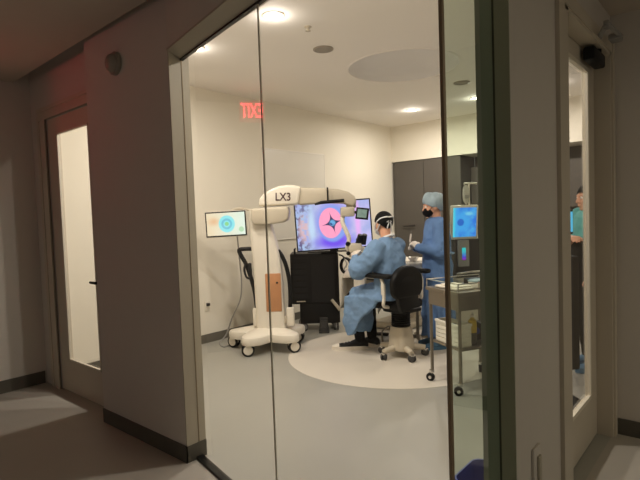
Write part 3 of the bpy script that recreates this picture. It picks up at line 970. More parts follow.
# ------------------------------------------------------------------ operating bed, draped
bd = thing('operating_bed', 'pale draped operating bed behind the seated surgeon', 'bed', (5.50, 3.38, 0))
b = MB(); b.box((0, 0, 0.74), (1.72, 0.44, 0.10), bev=0.03); b.build('mattress', M['black2'], bd)
b = MB()
b.box((0.1, 0, 0.055), (0.85, 0.46, 0.09), bev=0.02); b.box((0.1, 0, 0.38), (0.30, 0.26, 0.60), bev=0.03)
b.build('pedestal', M['white2'], bd)
b = MB()
nx, ny = 44, 28
for_grid = []
for i in range(nx + 1):
    u = -0.93 + 1.86 * i / nx
    row = []
    for j in range(ny + 1):
        v = -0.62 + 1.24 * j / ny
        a = max(0.0, abs(v) - 0.235)
        e = max(0.0, -u - 0.86)
        y = math.copysign(min(abs(v), 0.235) + a * 0.10, v)
        lump = 0.10 * math.exp(-((u + 0.15) / 0.55) ** 2) * math.exp(-(v / 0.2) ** 2) + 0.05 * math.exp(-((u + 0.72) / 0.11) ** 2) * math.exp(-(v / 0.12) ** 2)
        z = 0.797 + lump - a * 0.97 - e * 1.2 + 0.006 * math.sin(u * 31 + 5 * v)
        y += (0.012 * math.sin(u * 24) if a > 0.03 else 0)
        row.append(Vector((u, y, z)))
    for_grid.append(row)
V = [[b.bm.verts.new(p) for p in r] for r in for_grid]
for i in range(nx):
    for j in range(ny):
        b.bm.faces.new((V[i][j], V[i + 1][j], V[i + 1][j + 1], V[i][j + 1]))
dr = b.build('drape', M['drape'], bd, ang=80)
sm = dr.modifiers.new('thick', 'SOLIDIFY'); sm.thickness = 0.004
b = MB()
b.box((-0.955, -0.05, 0.60), (0.05, 0.16, 0.46), bev=0.02)
b.build('head_support', M['white'], bd)

tr = thing('instrument_tray', 'shiny draped instrument tray between the two blue gowns', 'tray', (5.00, 2.86, 0), VIEW_RZ)
b = MB()
b.box((0, 0.06, 0.02), (0.40, 0.05, 0.04), bev=0.01); b.box((0, 0.0, 0.02), (0.05, 0.36, 0.04), bev=0.01)
b.tube([(0.0, 0.06, 0.03), (0.0, 0.06, 0.84)], 0.018); b.tube([(0.0, 0.06, 0.84), (0.0, 0.0, 0.855)], 0.018)
b.build('stand', M['steel'], tr)
b = MB(); b.box((0, 0, 0.865), (0.30, 0.24, 0.016), bev=0.006); b.build('tray', M['steel'], tr)
b = MB()
n = 48
rr = []
for (k, z, wv) in ((0.3, 0.888, 0), (0.92, 0.886, 0), (1.03, 0.872, .01), (1.06, 0.80, .05), (1.10, 0.70, .09), (1.12, 0.60, .11)):
    ring = []
    for (x, y), i in zip(rrect(0, 0, 0.155 * k, 0.125 * k, 0.03 * k, 11), range(48)):
        q_ = 1 + wv * math.sin(i * 2 * PI / 48 * 9)
        ring.append(Vector((x * q_, y * q_, z + wv * 0.15 * math.sin(i * 1.3))))
    rr.append(ring)
b.rings(rr[::-1], cap=False)
fcap = b.bm.faces.new([v for v in b.bm.verts][-48:])
dd = b.build('plastic_cover', M['drape2'], tr, ang=70)
sm = dd.modifiers.new('thick', 'SOLIDIFY'); sm.thickness = 0.003
bw = MB()
bw.lathe([(0.035, 0.0), (0.062, 0.045), (0.068, 0.05), (0.064, 0.052), (0.058, 0.046), (0.032, 0.004), (0.001, 0.003)], n=28)
o = tag(bw.build('basin', M['chrome'], None), 'small bright steel basin on the draped instrument tray', 'basin')
pb = Vector((5.00, 2.86, 0)) + RT * -0.04 + FW * 0.0
o.location = (pb.x, pb.y, 0.8905)

# ------------------------------------------------------------------ people
def hand(b, W, d, nrm, side, curl, k=1.0, r=0.0):
    """palm, four unequal fingers and a thumb; d along the hand, nrm out of the palm, side +1/-1 puts the thumb"""
    W, d, nrm = Vector(W), Vector(d).normalized(), Vector(nrm)
    nrm = (nrm - d * nrm.dot(d)).normalized()
    ac = d.cross(nrm) * side
    R = Matrix((ac, d, nrm)).transposed()
    b.sph(W + d * 0.045 * k, (0.038 * k + r, 0.052 * k + r, 0.017 * k + r), 16, R)
    b.cap(W - d * 0.03, 0.025 * k + r, W + d * 0.03 * k, 0.024 * k + r)
    for i, (ln, cx) in enumerate(((0.066, 0.029), (0.076, 0.010), (0.070, -0.010), (0.054, -0.028))):
        p = W + d * (0.083 - 0.006 * abs(i - 1)) * k + ac * cx * k
        a = 0.25
        rr_ = 0.0088 * k + r
        for sgm in (0.45, 0.32, 0.23):
            a += curl
            q_ = p + (d * math.cos(a) + nrm * math.sin(a)) * ln * sgm * k
            b.cap(p, rr_, q_, rr_ * 0.92, 10)
            p, rr_ = q_, rr_ * 0.92
    p = W + d * 0.028 * k + ac * 0.032 * k
    for dr, ln in ((d * 0.6 + ac * 0.7 + nrm * 0.35, 0.036), (d * 0.75 + ac * 0.15 + nrm * 0.6, 0.030), (d * 0.7 - ac * 0.3 + nrm * 0.6, 0.022)):
        q_ = p + dr.normalized() * ln * k
        b.cap(p, 0.0105 * k + r, q_, 0.0095 * k + r, 10)
        p = q_

class Head:
    def __init__(s, c, yaw=0.0, pitch=0.0, roll=0.0):
        s.c = Vector(c)
        s.R = Euler((pitch, roll, yaw), 'XYZ').to_matrix()
    def p(s, *a):
        return s.c + s.R @ Vector(a)
    def add(s, b):
        b.sph(s.p(0, -0.014, 0.030), (0.075, 0.094, 0.086), 24, s.R)
        b.sph(s.p(0, 0.026, -0.025), (0.063, 0.066, 0.082), 24, s.R)
        b.sph(s.p(0, 0.034, -0.072), (0.049, 0.050, 0.040), 20, s.R)
        b.sph(s.p(0, 0.066, -0.094), 0.020, 14)
        b.cap(s.p(0, 0.086, 0.012), 0.009, s.p(0, 0.106, -0.030), 0.013, 12)
        for q_ in (-1, 1):
            b.sph(s.p(q_ * 0.011, 0.096, -0.034), 0.010, 10)
            b.cap(s.p(q_ * 0.015, 0.086, 0.024), 0.010, s.p(q_ * 0.048, 0.070, 0.022), 0.010, 10)
            b.sph(s.p(q_ * 0.040, 0.066, -0.028), (0.022, 0.018, 0.020), 12, s.R)
            b.sph(s.p(q_ * 0.076, -0.006, -0.008), (0.011, 0.024, 0.034), 14, s.R)
            b.sph(s.p(q_ * 0.080, 0.004, -0.026), (0.008, 0.010, 0.014), 10, s.R)
        b.sph(s.p(0, 0.088, -0.058), (0.024, 0.011, 0.006), 12, s.R)
        b.sph(s.p(0, 0.087, -0.068), (0.021, 0.011, 0.007), 12, s.R)
    def eyes(s, parent):
        for q_ in (-1, 1):
            e = MB().sph(s.p(q_ * 0.031, 0.079, 0.004), 0.0115, 14).build('eye', M['eye'], parent)
            MB().sph(s.p(q_ * 0.031, 0.0865, 0.004), (0.0055, 0.005, 0.0055), 12, s.R).build('iris', M['iris'], e)
    def dome(s, b, grow, front, back, side, puff=0.0, n=40, m=12, c=(0, -0.014, 0.030), rad=(0.075, 0.094, 0.086), zs=1.0):
        """cap shell over the skull; lower edge height front / back / side"""
        rings = []
        for j in range(m + 1):
            t = j / m
            ring = []
            for k in range(n):
                a = 2 * PI * k / n
                sy = math.sin(a)
                low = side + (front - side) * max(0, sy) ** 1.5 + (back - side) * max(0, -sy) ** 1.2
                lo_el = math.asin(max(-0.95, min(0.95, low / (rad[2] + grow))))
                el = lo_el + (PI / 2 * 0.995 - lo_el) * (1 - t)
                pf = puff * (1 + 0.35 * math.sin(5 * a + 7 * t) + 0.2 * math.sin(11 * a)) * math.sin(PI * min(1, t * 0.95 + 0.05))
                x = (rad[0] + grow + pf) * math.cos(el) * math.cos(a)
                y = (rad[1] + grow + pf) * math.cos(el) * sy
                z = (rad[2] * zs + grow + pf) * math.sin(el)
                ring.append(s.p(c[0] + x, c[1] + y, c[2] + z))
            rings.append(ring)
        b.rings(rings, cap=False)
        b.bm.faces.new(b.bm.verts[:n] if False else [v for v in list(b.bm.verts)[:n]])
        return b
    def arc(s, pts, rad=0.0045, grow=0.0):
        return [s.p(*a) for a in pts]

def limb(b, pts, rads):
    for (p, r), (q_, r2) in zip(zip(pts[:-1], rads[:-1]), zip(pts[1:], rads[1:])):
        b.cap(p, r, q_, r2)

def foot(b, ankle, heel, toe, r=0.0):
    a, h, t = Vector(ankle), Vector(heel), Vector(toe)
    b.cap(a, 0.042 + r, h + Vector((0, 0, 0.045)), 0.038 + r)
    b.cap(h + Vector((0, 0, 0.040)), 0.038 + r, t + Vector((0, 0, 0.034)), 0.033 + r)
    d = (t - h).normalized(); sd = Vector((-d.y, d.x, 0))
    m = h * 0.3 + t * 0.7 + Vector((0, 0, 0.034))
    b.cap(m - sd * 0.02, 0.030 + r, m + sd * 0.02, 0.030 + r)

def shoe(parent, heel, toe, m_up, m_sole, name='shoe', high=0.115):
    h, t = Vector(heel), Vector(toe)
    d = (t - h).normalized(); sd = Vector((-d.y, d.x, 0))
    L = (t - h).length + 0.10
    O = h - d * 0.055
    def ring(u, wd, z0, z1):
        return [O + d * u * L + sd * wd * math.cos(2 * PI * k / 16) + Vector((0, 0, (z0 + z1) / 2 + (z1 - z0) / 2 * math.sin(2 * PI * k / 16))) for k in range(16)]
    b = MB()
    b.rings([ring(0.0, 0.018, 0.03, 0.08), ring(0.04, 0.036, 0.022, high - 0.01), ring(0.16, 0.042, 0.02, high + 0.005), ring(0.33, 0.043, 0.02, high), ring(0.48, 0.045, 0.02, 0.088), ring(0.70, 0.050, 0.02, 0.072), ring(0.88, 0.043, 0.02, 0.060), ring(0.98, 0.022, 0.022, 0.046)])
    s_ = b.build(name, M[m_up], parent, ang=70)
    out = []
    for k in range(40):
        a = 2 * PI * k / 40
        u = 0.5 - 0.505 * math.cos(a)
        wd = (0.044 + 0.008 * math.sin(u * PI * 1.1 - 0.4)) * max(0.0, 1 - abs(2 * u - 1) ** 5) ** 0.5
        out.append(O + d * u * L + sd * wd * math.copysign(1, math.sin(a)) * (1 if abs(math.sin(a)) > 1e-6 else 0))
    b = MB()
    b.rings([[p + Vector((0, 0, z)) for p in out] for z in (0.001, 0.014, 0.040)])
    b.build('sole', M[m_sole], s_, ang=50)
    if m_sole == 'sole':
        tb = MB()
        tb.rings([ring(0.80, 0.0485, 0.02, 0.0665), ring(0.885, 0.0445, 0.02, 0.0615), ring(0.985, 0.024, 0.022, 0.048), ring(1.0, 0.012, 0.026, 0.042)])
        tb.build('toe_cap', M['sole'], s_, ang=70)
    b = MB()
    for u in (0.50, 0.58, 0.66):
        zz = 0.094 - (u - 0.48) * 0.075
        p = O + d * u * L + Vector((0, 0, zz))
        b.tube([p - sd * 0.022 - Vector((0, 0, .004)), p, p + sd * 0.022 - Vector((0, 0, .004))], 0.0035, 8)
    if m_sole == 'sole':
        b.build('laces', M['strap'], s_)
    return s_

# ---- surgeon on the stool
sur = thing('person', 'seated person in blue gown and black cap, back turned, working at the microscope', 'person', (4.22, 2.72, 0), 0.0)
H = Head((0.02, 0.075, 1.335), yaw=-0.42, pitch=-0.10)
J = dict(sl=(-0.180, 0.03, 1.10), sr=(0.195, 0.03, 1.10), el=(-0.245, 0.235, 0.875), er=(0.25, 0.22, 0.87), wl=(-0.035, 0.400, 0.995), wr=(0.115, 0.395, 0.99),
         hl=(-0.10, 0.03, 0.655), hr=(0.10, 0.03, 0.655), kl=(-0.12, 0.385, 0.595), kr=(0.18, 0.39, 0.59), al=(0.055, 0.435, 0.105), ar=(0.225, 0.40, 0.105))
TOR = [((0, -0.01, 0.575), .165, .135), ((0, -0.005, 0.68), .170, .125), ((0, 0.0, 0.84), .150, .105), ((0, 0.01, 0.98), .165, .110), ((0, 0.02, 1.09), .165, .095), ((0, 0.025, 1.145), .115, .07), ((0, 0.03, 1.18), .06, .055)]
def torso(b, g=0.0, rows=TOR, z_hi=None):
    b.loft([(c, (rx + g, 0, 0), (0, ry + g, 0)) for c, rx, ry in rows])
b = MB()
H.add(b)
b.cap((0, 0.03, 1.15), 0.055, H.p(0, -0.025, -0.045), 0.052)
torso(b)
for q_ in 'lr':
    limb(b, (J['s' + q_], J['e' + q_], J['w' + q_]), (0.055, 0.042, 0.027))
    limb(b, (J['h' + q_], J['k' + q_], J['a' + q_]), (0.085, 0.056, 0.036))
hd_l = Vector((0.055, 0.06, 0.045)); hd_r = Vector((-0.03, 0.075, 0.04))
hand(b, J['wl'], hd_l, (0.6, -0.3, -0.5), -1, 0.42, 1.0)
hand(b, J['wr'], hd_r, (-0.6, -0.3, -0.5), 1, 0.42, 1.0)
foot(b, J['al'], (0.075, 0.435, 0.02), (-0.045, 0.585, 0.022), -0.014)
foot(b, J['ar'], (0.228, 0.385, 0.02), (0.248, 0.56, 0.022), -0.014)
b.remesh('body', M['skin'], sur, 0.0065, 3)
H.eyes(sur)
b = MB(); hand(b, J['wl'], hd_l, (0.6, -0.3, -0.5), -1, 0.42, 1.0, 0.003); b.remesh('glove', M['glove'], sur, 0.0045, 2)
b = MB(); hand(b, J['wr'], hd_r, (-0.6, -0.3, -0.5), 1, 0.42, 1.0, 0.003); b.remesh('glove', M['glove'], sur, 0.0045, 2)
# trousers
b = MB()
for q_ in 'lr':
    a_ = Vector(J['a' + q_]) + Vector((0, 0, 0.02))
    limb(b, (J['h' + q_], J['k' + q_], a_), (0.098, 0.066, 0.056))
b.loft([((0, -0.01, 0.555), (.185, 0, 0), (0, .150, 0)), ((0, -0.005, 0.68), (.188, 0, 0), (0, .145, 0)), ((0, 0, 0.80), (.170, 0, 0), (0, .125, 0))])
b.remesh('trousers', M['trouser'], sur, 0.011, 4, 0.012, 0.09)
# gown: body, sleeves, lap and hanging skirt in one cloth
b = MB()
b.loft([((0, -0.02, 0.60), (.225, 0, 0), (0, .165, 0)), ((0, -0.015, 0.72), (.215, 0, 0), (0, .160, 0)), ((0, -0.01, 0.86), (.195, 0, 0), (0, .150, 0)), ((0, 0.005, 0.98), (.205, 0, 0), (0, .150, 0)), ((0, 0.015, 1.07), (.215, 0, 0), (0, .130, 0)), ((0, 0.02, 1.13), (.170, 0, 0), (0, .105, 0)), ((0, 0.028, 1.175), (.095, 0, 0), (0, .080, 0)), ((0, 0.032, 1.205), (.070, 0, 0), (0, .068, 0))])
for q_ in 'lr':
    limb(b, (J['s' + q_], J['e' + q_], J['w' + q_]), (0.090, 0.082, 0.046))
b.cap((-0.19, 0.03, 1.04), 0.10, (-0.235, 0.20, 0.88), 0.085)
b.loft([((0, -0.10, 0.68), (.17, 0, 0), (0, 0, .09)), ((0, 0.06, 0.665), (.215, 0, 0), (0, 0, .115)), ((0.01, 0.22, 0.635), (.215, 0, 0), (0, 0, .105)), ((0.02, 0.36, 0.605), (.215, 0, 0), (0, 0.03, .105)),
        ((0.02, 0.425, 0.535), (.210, 0, 0), (0, 0.085, .06)), ((0.02, 0.405, 0.43), (.205, 0, 0), (0, 0.105, 0.02)), ((0.02, 0.395, 0.32), (.190, 0, 0), (0, 0.095, 0.0)), ((0.01, 0.39, 0.215), (.150, 0, -0.03), (0, 0.075, 0))])
b.prism([(0.0, 0.64), (0.42, 0.62), (0.45, 0.32), (0.40, 0.20), (0.32, 0.24), (0.22, 0.40), (0.06, 0.53)], -0.222, -0.175, 'x')
b.prism([(0.0, 0.64), (0.42, 0.62), (0.44, 0.40), (0.34, 0.42), (0.06, 0.53)], 0.195, 0.235, 'x')
b.remesh('gown', M['gown_a'], sur, 0.011, 5, 0.045, 0.11)
b = MB(); H.dome(b, 0.013, 0.010, -0.083, -0.012, zs=1.03); b.build('cap', M['cap_black'], sur)
b = MB()
for side in (-1, 1):
    b.tube(bez([H.p(side * 0.070, 0.055, -0.045), H.p(side * 0.088, 0.0, 0.010), H.p(side * 0.074, -0.070, 0.052), H.p(side * 0.030, -0.112, 0.062), H.p(0, -0.116, 0.058)], 6), 0.0068, 8)
b.build('upper_strap', M['strap'], sur)
b = MB()
for side in (-1, 1):
    b.tube(bez([H.p(side * 0.060, 0.060, -0.075), H.p(side * 0.072, 0.0, -0.050), H.p(side * 0.070, -0.055, 0.000), H.p(side * 0.026, -0.108, 0.012), H.p(0, -0.114, 0.030)], 6), 0.0062, 8)
b.tube(bez([H.p(0, -0.114, 0.030), H.p(0.018, -0.110, -0.02), H.p(0.028, -0.085, -0.07), H.p(0.022, -0.088, -0.12)], 5), 0.006, 8)
b.tube(bez([H.p(0, -0.114, 0.030), H.p(-0.012, -0.110, -0.01), H.p(-0.020, -0.095, -0.05)], 5), 0.006, 8)
b.build('lower_strap', M['strap'], sur)
b = MB(); b.sph(H.p(0, 0.052, -0.058), (0.062, 0.060, 0.052), 24, H.R); b.build('mask', M['strap'], sur)
b = MB(); b.tube(bez([(-0.062, 0.02, 1.205), (-0.035, -0.035, 1.225), (0.0, -0.046, 1.228), (0.035, -0.035, 1.225), (0.062, 0.02, 1.205)], 5), 0.012, 8); b.build('neck_tie', M['strap'], sur)
shoe(sur, (0.085, 0.42, 0.0), (-0.095, 0.645, 0.0), 'shoe', 'sole')
shoe(sur, (0.225, 0.365, 0.0), (0.255, 0.62, 0.0), 'shoe', 'sole')

# ---- standing nurse
nur = thing('person', 'standing person in blue gown, pale bouffant cap and black mask holding a syringe', 'person', (4.825, 2.515, 0), math.radians(44))
H = Head((0.0, 0.035, 1.500), yaw=0.0, pitch=-0.12)
J = dict(sl=(-0.160, 0.0, 1.300), sr=(0.160, 0.0, 1.300), el=(-0.215, 0.03, 1.035), er=(0.215, 0.03, 1.035), wl=(-0.075, 0.215, 1.075), wr=(0.10, 0.20, 1.06),
         hl=(-0.085, 0, 0.82), hr=(0.085, 0, 0.82), kl=(-0.085, 0.01, 0.45), kr=(0.085, 0.01, 0.45), al=(-0.08, -0.02, 0.10), ar=(0.08, -0.02, 0.10))
TOR = [((0, 0, 0.78), .150, .115), ((0, 0, 0.88), .160, .118), ((0, 0, 1.03), .125, .095), ((0, 0, 1.18), .140, .110), ((0, 0, 1.29), .150, .090), ((0, 0.0, 1.345), .105, .065), ((0, 0.0, 1.375), .055, .052)]
b = MB()
H.add(b)
b.cap((0, 0.0, 1.34), 0.050, H.p(0, -0.025, -0.045), 0.048)
torso(b, 0, TOR)
for q_ in 'lr':
    limb(b, (J['s' + q_], J['e' + q_], J['w' + q_]), (0.050, 0.038, 0.025))
    limb(b, (J['h' + q_], J['k' + q_], J['a' + q_]), (0.080, 0.052, 0.034))
    foot(b, J['a' + q_], Vector((J['a' + q_][0], -0.03, 0.02)), Vector((J['a' + q_][0] * 1.2, 0.095, 0.02)), -0.014)
HL = ((0.045, 0.05, 0.055), (0.75, 0.35, -0.2)); HR = ((-0.04, 0.06, 0.03), (-0.6, 0.2, -0.6))
hand(b, J['wl'], HL[0], HL[1], -1, 0.62, 0.95)
hand(b, J['wr'], HR[0], HR[1], 1, 0.45, 0.95)
b.remesh('body', M['skin'], nur, 0.0065, 3)
H.eyes(nur)
b = MB(); hand(b, J['wl'], HL[0], HL[1], -1, 0.62, 0.95, 0.004); b.remesh('glove', M['glove'], nur, 0.0045, 2)
b = MB(); hand(b, J['wr'], HR[0], HR[1], 1, 0.45, 0.95, 0.004); b.remesh('glove', M['glove'], nur, 0.0045, 2)
b = MB()
n = 64
rows = [(0.13, .200, .165, .026), (0.40, .195, .160, .020), (0.65, .190, .155, .014), (0.85, .190, .155, .008), (1.0, .180, .148, .004), (1.15, .180, .142, .0), (1.25, .185, .125, 0), (1.31, .150, .100, 0), (1.36, .090, .075, 0), (1.385, .064, .064, 0)]
b.rings([[Vector(((rx + wv * math.sin(9 * a + 1.5 * z * 3)) * math.cos(a), (ry + wv * math.sin(9 * a + 4.5 * z)) * math.sin(a), z)) for a in [2 * PI * k / n for k in range(n)]] for z, rx, ry, wv in rows])
for q_ in 'lr':
    limb(b, (J['s' + q_], J['e' + q_], J['w' + q_]), (0.082, 0.078, 0.044))
b.remesh('gown', M['gown_b'], nur, 0.011, 4, 0.034, 0.12)
b = MB(); b.tube(bez([(-0.19, 0, 1.0), (-0.13, -0.125, 1.005), (0, -0.165, 1.0), (0.13, -0.125, 1.005), (0.19, 0, 1.0)], 5), 0.012, 8); b.build('waist_tie', M['gown_a'], nur)
b = MB(); H.dome(b, 0.014, 0.012, -0.099, -0.050, puff=0.024, zs=1.06); b.build('bouffant_cap', M['cap_blue'], nur, ang=80)
b = MB(); b.sph(H.p(0, 0.052, -0.052), (0.064, 0.064, 0.056), 24, H.R); b.build('mask', M['mask_black'], nur)
for side in (-1, 1):
    MB().tube([H.p(side * 0.060, 0.050, -0.030), H.p(side * 0.079, 0.010, 0.012)], 0.003, 6).build('mask_loop', M['mask_black'], nur)
b = MB()
for q_ in 'lr':
    limb(b, (J['k' + q_], Vector(J['a' + q_]) + Vector((0, 0, 0.0))), (0.068, 0.055))
b.remesh('trousers', M['gown_b'], nur, 0.011, 3, 0.01, 0.08) if False else b.bm.free()
for q_ in (-1, 1):
    shoe(nur, (q_ * 0.08, -0.04, 0.0), (q_ * 0.10, 0.155, 0.0), 'teal_shoe', 'teal_shoe', 'shoe_cover', 0.125)
# syringe in the hand
Mn = Matrix.Translation((4.825, 2.515, 0)) @ Matrix.Rotation(math.radians(44), 4, 'Z')
hp = Mn @ Vector((-0.012, 0.292, 1.115))
sy = thing('syringe', 'white syringe held upright in a gloved hand of the standing person', 'syringe', (hp.x, hp.y, hp.z), math.radians(44))
sy.rotation_euler = (0.12, -0.10, math.radians(44))
MB().lathe([(0.001, 0.02), (0.009, 0.02), (0.009, 0.095), (0.004, 0.100), (0.003, 0.108), (0.001, 0.109)], n=16).build('barrel', M['glove'], sy)
MB().lathe([(0.001, -0.04), (0.010, -0.04), (0.010, -0.035), (0.004, -0.034), (0.004, 0.02), (0.001, 0.02)], n=16).build('plunger', M['white'], sy)
MB().lathe([(0.0012, 0.108), (0.0012, 0.145)], n=8).build('needle', M['chrome'], sy)

# ---- person just inside the right-hand door
P3 = Vector((4.90, 1.06, 0))
p3 = thing('person', 'person in teal top and dark apron seen through the right door glass', 'person', P3, math.radians(42))
H = Head((0.0, 0.02, 1.52), pitch=-0.08)
J = dict(sl=(-0.175, 0.0, 1.36), sr=(0.175, 0.0, 1.36), el=(-0.215, -0.005, 1.07), er=(0.20, 0.06, 1.09), wl=(-0.195, 0.10, 0.84), wr=(-0.02, 0.20, 1.17),
         hl=(-0.09, 0, 0.84), hr=(0.09, 0, 0.84), kl=(-0.09, 0.01, 0.46), kr=(0.09, 0.01, 0.46), al=(-0.085, -0.02, 0.10), ar=(0.085, -0.02, 0.10))
TOR = [((0, 0, 0.80), .150, .110), ((0, 0, 0.90), .160, .115), ((0, 0, 1.08), .140, .100), ((0, 0, 1.22), .155, .110), ((0, 0, 1.34), .160, .092), ((0, 0.0, 1.395), .105, .065), ((0, 0.0, 1.425), .055, .052)]
b = MB()
H.add(b)
b.cap((0, 0.0, 1.38), 0.052, H.p(0, -0.025, -0.045), 0.050)
torso(b, 0, TOR)
for q_ in 'lr':
    limb(b, (J['s' + q_], J['e' + q_], J['w' + q_]), (0.054, 0.043, 0.029))
    limb(b, (J['h' + q_], J['k' + q_], J['a' + q_]), (0.082, 0.054, 0.036))
    foot(b, J['a' + q_], Vector((J['a' + q_][0], -0.03, 0.02)), Vector((J['a' + q_][0] * 1.2, 0.10, 0.02)), -0.014)
hand(b, J['wl'], (0.02, 0.12, -1), (0.9, -0.3, 0), -1, 0.22)
hand(b, J['wr'], (-0.9, 0.1, 0.05), (0, -0.3, -1), 1, 0.2)
b.remesh('body', M['skin'], p3, 0.0065, 3)
H.eyes(p3)
b = MB()
b.loft([((0, 0, 1.02), (.185, 0, 0), (0, .140, 0)), ((0, 0, 1.15), (.180, 0, 0), (0, .135, 0)), ((0, 0, 1.26), (.180, 0, 0), (0, .132, 0)), ((0, 0, 1.35), (.180, 0, 0), (0, .110, 0)), ((0, 0, 1.405), (.125, 0, 0), (0, .080, 0)), ((0, 0, 1.435), (.068, 0, 0), (0, .062, 0))])
for q_ in 'lr':
    s0 = Vector(J['s' + q_]); e0 = Vector(J['e' + q_])
    limb(b, (s0, s0 * 0.35 + e0 * 0.65), (0.078, 0.070))
b.remesh('scrub_top', M['teal'], p3, 0.011, 4, 0.02, 0.09)
b = MB()
b.loft([((0, 0, 0.30), (.21, 0, 0), (0, .165, 0)), ((0, 0, 0.70), (.20, 0, 0), (0, .160, 0)), ((0, 0, 1.0), (.190, 0, 0), (0, .150, 0)), ((0, 0, 1.165), (.188, 0, 0), (0, .146, 0))])
b.remesh('apron', M['trouser'], p3, 0.012, 3, 0.02, 0.1)
b = MB()
for q_ in 'lr':
    limb(b, (J['h' + q_], J['k' + q_], Vector(J['a' + q_]) + Vector((0, 0, 0.01))), (0.098, 0.072, 0.060))
b.remesh('trousers', M['trouser'], p3, 0.011, 3, 0.012, 0.08)
b = MB(); H.dome(b, 0.009, 0.02, -0.08, 0.0, zs=1.03); b.build('cap', M['cap_black'], p3)
b = MB()
for side in (-1, 1):
    b.tube(bez([H.p(side * 0.070, 0.060, 0.02), H.p(side * 0.088, 0.0, 0.035), H.p(side * 0.07, -0.070, 0.045), H.p(0, -0.114, 0.05)], 5), 0.006, 8)
b.build('cap_band', M['strap'], p3)
for q_ in (-1, 1):
    shoe(p3, (q_ * 0.085, -0.04, 0.0), (q_ * 0.105, 0.165, 0.0), 'teal_shoe', 'teal_shoe', 'shoe_cover', 0.12)

# ------------------------------------------------------------------ surgeon's stool
ch = thing('surgical_stool', 'black armrest stool on a pale wheeled base under the seated person', 'chair', (4.30, 2.66, 0), math.radians(-9))
b = MB()
oc = []
for k in range(20):
    a = 2 * PI * k / 20
    oc.append((math.copysign(abs(math.cos(a)) ** 0.6, math.cos(a)), math.copysign(abs(math.sin(a)) ** 0.6, math.sin(a))))
b.rings([[Vector((x * r, y * r, z)) for x, y in oc] for r, z in ((0.112, 0.075), (0.118, 0.09), (0.112, 0.13), (0.096, 0.285), (0.090, 0.305), (0.07, 0.312))])
b.build('base_cover', M['white2'], ch, ang=50)
bl = MB()
prof = [(0.001, 0.308)]
for k in range(8):
    z = 0.310 + k * 0.022
    prof += [(0.090, z), (0.097, z + 0.011)]
prof += [(0.09, 0.49), (0.001, 0.492)]
bl.lathe(prof, n=28); bl.build('bellows', M['leather'], ch)
for k in range(5):
    a = math.radians(-115 + 72 * k)
    lg = MB()
    lg.tube([(0.08 * math.cos(a), 0.08 * math.sin(a), 0.10), (0.17 * math.cos(a), 0.17 * math.sin(a), 0.095), (0.235 * math.cos(a), 0.235 * math.sin(a), 0.085)], [0.035, 0.028, 0.026])
    l_ = lg.build('leg', M['white2'], ch)
    Rk = 0.235
    cx, cy = Rk * math.cos(a), Rk * math.sin(a)
    for s in (-1, 1):
        wm = MB()
        tdir = Vector((-math.sin(a + 0.5), math.cos(a + 0.5), 0))
        p0 = Vector((cx, cy, 0.036)) + tdir * s * 0.006
        p1 = Vector((cx, cy, 0.036)) + tdir * s * 0.026
        wm.tube([p0, p0 * .8 + p1 * .2, p0 * .2 + p1 * .8, p1], [0.031, 0.0355, 0.0355, 0.029], 20)
        wm.build('wheel', M['rubber'], l_)
    cm = MB(); cm.box((cx, cy, 0.066), (0.05, 0.05, 0.03), bev=0.01); cm.build('fork', M['chrome'], l_)
b = MB(); b.box((-0.02, 0.04, 0.54), (0.38, 0.40, 0.085), bev=0.03, seg=3); b.box((-0.02, -0.03, 0.49), (0.26, 0.28, 0.06), bev=0.02); b.build('seat', M['leather'], ch)
b = MB()
BX, BY = -0.13, 0.035
prof = []
for k in range(17):
    a = PI * k / 16
    prof.append((BX + 0.215 * math.cos(a), 0.775 + 0.165 * math.sin(a)))
prof += [(BX - 0.21, 0.69), (BX - 0.17, 0.635), (BX + 0.17, 0.635), (BX + 0.21, 0.69)]
b.prism(prof, -0.265 + BY, -0.195 + BY, 'y'); b.build('backrest', M['leather'], ch, bevel=0.022, ang=60)
b = MB(); b.prism([(BX - 0.15, 0.66), (BX + 0.15, 0.66), (BX + 0.17, 0.50), (BX - 0.10, 0.50)], -0.25 + BY, -0.205 + BY, 'y'); b.box((-0.03, -0.12, 0.50), (0.16, 0.22, 0.04), bev=0.01); b.build('backrest_post', M['black'], ch, bevel=0.008)
b = MB(); b.prism([(BX + 0.12 * math.cos(PI * k / 12), 0.80 + 0.035 * math.sin(PI * k / 12)) for k in range(13)] + [(BX - 0.12, 0.785), (BX + 0.12, 0.785)], -0.269 + BY, -0.262 + BY, 'y'); b.build('back_seam', M['black2'], ch)
for s in (-1, 1):
    b = MB(); b.box((s * 0.285 - 0.03, 0.09, 0.845), (0.085, 0.52, 0.045), bev=0.02, seg=3)
    ar = b.build('armrest', M['leather'], ch)
    b = MB(); b.tube(bez([(s * 0.285 - 0.03, -0.04, 0.825), (s * 0.29 - 0.03, -0.07, 0.76), (s * 0.285 - 0.03, -0.07, 0.64), (s * 0.28 - 0.03, -0.06, 0.56), (s * 0.17 - 0.02, -0.02, 0.525)], 5), 0.017)
    b.box((s * 0.285 - 0.03, -0.065, 0.72), (0.035, 0.04, 0.11), bev=0.01); b.build('armrest_post', M['white'], ar)

